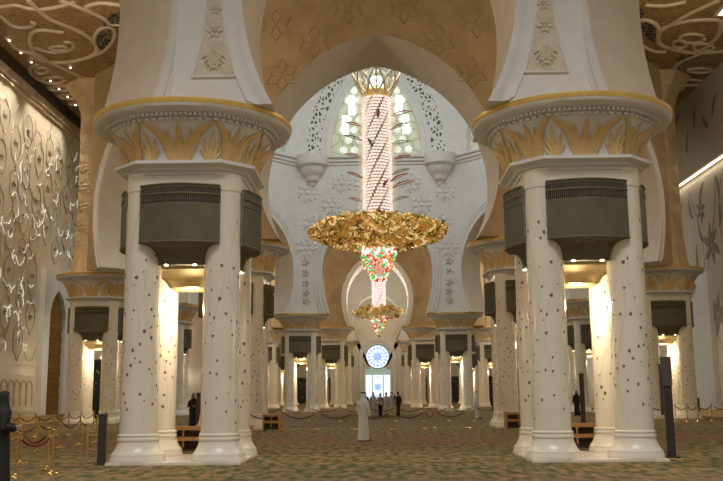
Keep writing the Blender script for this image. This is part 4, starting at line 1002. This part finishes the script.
def shelf(x, y, L_, label, rz=0.0, group=None):
    t = thing('book_shelf', label, 'shelf', (x, y, 0), rz, group)
    for sx in (-1, 1):
        g = G(); g.box((sx*(L_/2-.03), 0, .40), (.06, .34, .80)); g.build('side_panel', 'wood', t, False)
    for z in (.10, .42, .72):
        g = G(); g.box((0, 0, z), (L_-.12, .34, .05 if z < .2 else .11)); g.build('shelf_board', 'wood' if z > .2 else 'dark_wood', t, False)
    n = max(2, int(L_/.5))
    for z in (.28, .58):
        for i in range(1, n): g = G(); g.box((-L_/2+L_*i/n, -.12, z), (.05, .04, .20)); g.build('spindle', 'wood', t, False)
    g = G(); g.box((0, .15, .40), (L_-.12, .02, .6)); g.build('back_panel', 'dark_wood', t, False)
    return t
shelf(-5.3, 26.75, 3.0, 'low orange wooden shelf behind the columns with the short bollard')
shelf(5.6, 26.75, 3.0, 'low orange wooden shelf behind the columns with the sign post')
shelf(6.15, 41.3, 1.2, 'small wooden shelf at the foot of tan-arch columns on the sign post side', 0.2)
shelf(-4.95, 41.7, 0.8, 'small wooden shelf at the foot of tan-arch columns beside the rope row', -0.2)
t = thing('wooden_barrier', 'low open wooden rail frame next to the short bollard', 'barrier', (-7.33, 23.3, 0), 0.1)
for sx in (-.2, .2): g = G(); g.box((sx, 0, .5), (.04, .05, 1.0)); g.build('post', 'wood', t, False)
for z in (.35, .7, .95): g = G(); g.box((0, 0, z), (.36, .03, .05)); g.build('rail', 'wood', t, False)

# ================================================================ PEOPLE
def body(g, arms, stride=0.06, k=1.0):
    for s in (-1, 1):
        y = s*stride
        g.tube([(s*.085, 0, .95), (s*.09, y*.3-.01, .72), (s*.092, y*.6-.015, .50), (s*.094, y*.8+.01, .36), (s*.096, y, .10), (s*.098, y-.01, .05)], [.095, .082, .060, .058, .040, .045], 10)
        g.tube([(s*.098, y+.05, .045), (s*.10, y-.05, .045), (s*.105, y-.14, .035), (s*.108, y-.19, .028)], [(.035, .04), (.042, .042), (.045, .032), (.03, .02)], 8)
    def el(z, rx, ry, cy=0.0): return [(rx*math.cos(2*PI*j/16), cy+ry*math.sin(2*PI*j/16), z) for j in range(16)]
    g.loft([el(.84, .13, .10), el(.92, .165, .115), el(1.02, .150, .105), el(1.12, .142, .10), el(1.25, .160, .11), el(1.36, .182, .112), el(1.42, .165, .095), el(1.465, .085, .07, .01), el(1.50, .056, .058, .01), el(1.56, .052, .056, 0)])
    g.ball((0, -.015, 1.645), (.074, .092, .112), 16, 12)
    g.tube([(0, -.095, 1.655), (0, -.118, 1.63), (0, -.112, 1.615)], [.008, .014, .010], 6)
    g.tube([(-.03, -.092, 1.585), (0, -.098, 1.584), (.03, -.092, 1.585)], [.006, .009, .006], 6)
    g.ball((0, -.075, 1.553), (.03, .025, .022), 8, 5)
    for s in (-1, 1):
        g.ball((s*.076, 0, 1.64), (.012, .022, .032), 8, 5); g.ball((s*.03, -.092, 1.665), (.013, .008, .008), 8, 4)
        e, h = Vector(arms[s][0]), Vector(arms[s][1]); sh = Vector((s*.185, 0, 1.40))
        g.tube([sh, sh.lerp(e, .5), e, e.lerp(h, .35), h], [.056, .046, .038, .038, .026], 10)
        d = (h-e).normalized(); side = d.cross(Vector((0, 1, 0) if abs(d.y) < .8 else (0, 0, 1))).normalized(); nn = d.cross(side)
        g.tube([h, h+d*.04, h+d*.085], [(.03, .018), (.04, .018), (.036, .014)], 8)
        for i, ln in enumerate((.062, .072, .068, .052)):
            b = h+d*.08+side*(.027-.018*i); g.tube([b, b+d*ln*.55+nn*.006, b+d*ln*.85+nn*.024], [.0085, .008, .0065], 6)
        tb = h+d*.025+side*.034*(1); g.tube([tb, tb+d*.03+side*.022+nn*.01, tb+d*.058+side*.02+nn*.02], [.0105, .0095, .0075], 6)
def person(label, loc, rz, height, wear, arms=None, group=None, stride=.06, voxel=.016, hair='hair'):
    arms = arms or {-1: ((-.25, .03, 1.12), (-.24, -.06, .90)), 1: ((.25, .03, 1.12), (.24, -.06, .90))}
    g = G(); body(g, arms, stride); me = g.mesh('person', 'skin', True, 80)
    o = put('person', me, None, (*loc, 0), rz, height/1.757); tag(o, label, 'person', group)
    rm = o.modifiers.new('one_skin', 'REMESH'); rm.mode = 'VOXEL'; rm.voxel_size = voxel; rm.use_smooth_shade = True
    def cloth(name, mat, rings=None, tubes=()):
        g = G()
        if rings:
            g.loft([[(rx*(1+rip*math.sin(7*a_+z*5))*math.cos(a_), cy+ry*(1+rip*math.sin(6*a_+1+z*4))*math.sin(a_), z) for a_ in [2*PI*j/28 for j in range(28)]] for z, rx, ry, cy, rip in rings])
        for p, r_ in tubes: g.tube(p, r_, 10)
        return g.build(name, mat, o, True, 70)
    def sleeves(r0, r1, upto=.94):
        out = []
        for s in (-1, 1):
            e, h = Vector(arms[s][0]), Vector(arms[s][1]); sh = Vector((s*.165, 0, 1.405)); out.append(([sh, sh.lerp(e, .5), e, e.lerp(h, .5), e.lerp(h, upto)], [r0*1.05, r0, (r0+r1)/2, r1, r1*1.02]))
        return out
    top = wear['top']; long_ = wear.get('long', True)
    if long_:
        cloth('robe', top, [(.035, .225, .19, 0, .05), (.25, .215, .18, 0, .05), (.55, .20, .16, 0, .04), (.85, .195, .145, 0, .025), (1.05, .18, .132, 0, .012), (1.25, .185, .132, 0, .0), (1.38, .198, .125, 0, 0), (1.44, .155, .10, 0, 0), (1.485, .075, .078, .005, 0), (1.51, .066, .068, .005, 0)], sleeves(.072, .062))
    else:
        cloth('shirt', top, [(.86, .185, .135, 0, .01), (.95, .182, .132, 0, .01), (1.1, .165, .122, 0, .01), (1.25, .178, .127, 0, 0), (1.37, .196, .124, 0, 0), (1.44, .155, .10, 0, 0), (1.485, .07, .074, .005, 0)], sleeves(.066, .05, wear.get('sleeve', .94)))
        lt = []
        for s in (-1, 1):
            y = s*stride; lt.append(([(s*.085, 0, .93), (s*.09, y*.3-.01, .72), (s*.092, y*.6-.012, .5), (s*.096, y, .12), (s*.097, y, .075)], [.105, .096, .078, .066, .066]))
        cloth('trousers', wear['legs'], None, lt)
    for s in (-1, 1):
        y = s*stride; g = G(); g.tube([(s*.098, y+.075, .045), (s*.10, y-.03, .05), (s*.105, y-.14, .042), (s*.108, y-.215, .03)], [(.04, .043), (.047, .048), (.05, .04), (.034, .026)], 8); g.build('shoe', 'black_cloth', o)
    head = wear.get('head')
    g = G(); rows = []
    if head:                                     # scarf falling over the shoulders, open round the face
        for z, rx, ry, gap in ((1.788, .02, .024, 0), (1.778, .048, .058, .1), (1.75, .074, .092, .3), (1.71, .088, .110, .9), (1.66, .093, .117, 1.0), (1.58, .095, .12, .9), (1.51, .105, .125, .75), (1.45, .15, .135, .65), (1.40, .205, .15, .6), (1.28, .212, .16, .8)):
            rows.append([(rx*math.cos(a_), -.005+ry*math.sin(a_), z) for a_ in [-PI/2+gap+(2*PI-2*gap)*j/24 for j in range(25)]])
        g.loft(rows, 0, False); g.build('headscarf', head, o, True, 80)
        if wear.get('cord'):
            for dz in (0, .022):
                g = G(); g.tube([(.092*math.cos(2*PI*j/20), -.005+.114*math.sin(2*PI*j/20), 1.70+dz+.006*math.sin(2*PI*j/20)) for j in range(21)], .012, 6); g.build('head_cord', 'black_cloth', o)
    else:
        for z, rx, ry, gap in ((1.765, .02, .02, 0), (1.755, .05, .06, 0), (1.72, .077, .094, .3), (1.68, .082, .10, 1.0), (1.62, .08, .097, 1.35), (1.57, .06, .075, 1.5)):
            rows.append([(rx*math.cos(a_), -.010+ry*math.sin(a_), z) for a_ in [-PI/2+gap+(2*PI-2*gap)*j/20 for j in range(21)]])
        g.loft(rows, 0, False); g.build('hair', 'hair', o, True, 80)
    return o
M['hair'] = plain('dark_hair', (0.02, 0.014, 0.01), None, 30, 0.5)
fold = {-1: ((-.26, .02, 1.14), (-.05, -.20, 1.10)), 1: ((.26, .02, 1.14), (.05, -.22, 1.14))}
lift = {-1: ((-.25, .03, 1.12), (-.24, -.06, .90)), 1: ((.25, -.12, 1.22), (.14, -.26, 1.50))}
person('man in long white robe, white headscarf and black cord, standing alone on the carpet', (-.66, 32.8), math.radians(140), 1.74, {'top': 'white_cloth', 'head': 'white_cloth', 'cord': True}, voxel=.011)
person('person in black robe and black headscarf beside the red rope barrier', (-6.98, 16.6), math.radians(120), 1.76, {'top': 'black_cloth', 'head': 'black_cloth'}, fold, voxel=.011)
Y_ = 67.2
person('person in navy jacket and dark trousers in the visitor group', (-1.02, Y_), math.radians(170), 1.72, {'top': 'navy_cloth', 'long': False, 'legs': 'black_cloth'})
person('person in white robe and white headscarf right beside the navy jacket', (-.45, Y_+.4), math.radians(190), 1.72, {'top': 'white_cloth', 'head': 'white_cloth', 'cord': False})
person('person in pale pink shirt and dark trousers in the visitor group', (.08, Y_-.2), math.radians(200), 1.66, {'top': 'pink_cloth', 'long': False, 'legs': 'black_cloth'}, fold)
person('bareheaded person in white robe in the visitor group', (.52, Y_+.75), math.radians(160), 1.70, {'top': 'white_cloth'})
person('person in white robe, white headscarf and black cord in the visitor group', (.92, Y_), math.radians(175), 1.74, {'top': 'white_cloth', 'head': 'white_cloth', 'cord': True})
person('person in black clothes raising a hand in the visitor group', (1.38, Y_-.55), math.radians(215), 1.74, {'top': 'black_cloth', 'long': False, 'legs': 'black_cloth'}, lift)
person('lone person in white robe walking by the far columns', (6.12, 57.9), math.radians(80), 1.74, {'top': 'white_cloth', 'head': 'white_cloth', 'cord': True}, stride=.14)
person('person in black robe and headscarf by the tan-arch columns and lone white robe', (7.0, 55.6), math.radians(-20), 1.68, {'top': 'black_cloth', 'head': 'black_cloth'})
person('person in black robe seen between the shafts beside the short bollard', (-9.55, 46.6), math.radians(20), 1.72, {'top': 'black_cloth', 'head': 'black_cloth'}, fold)
person('person in black robe seen between the shafts beside the sign post', (13.5, 62.8), math.radians(-30), 1.72, {'top': 'black_cloth', 'head': 'black_cloth'})
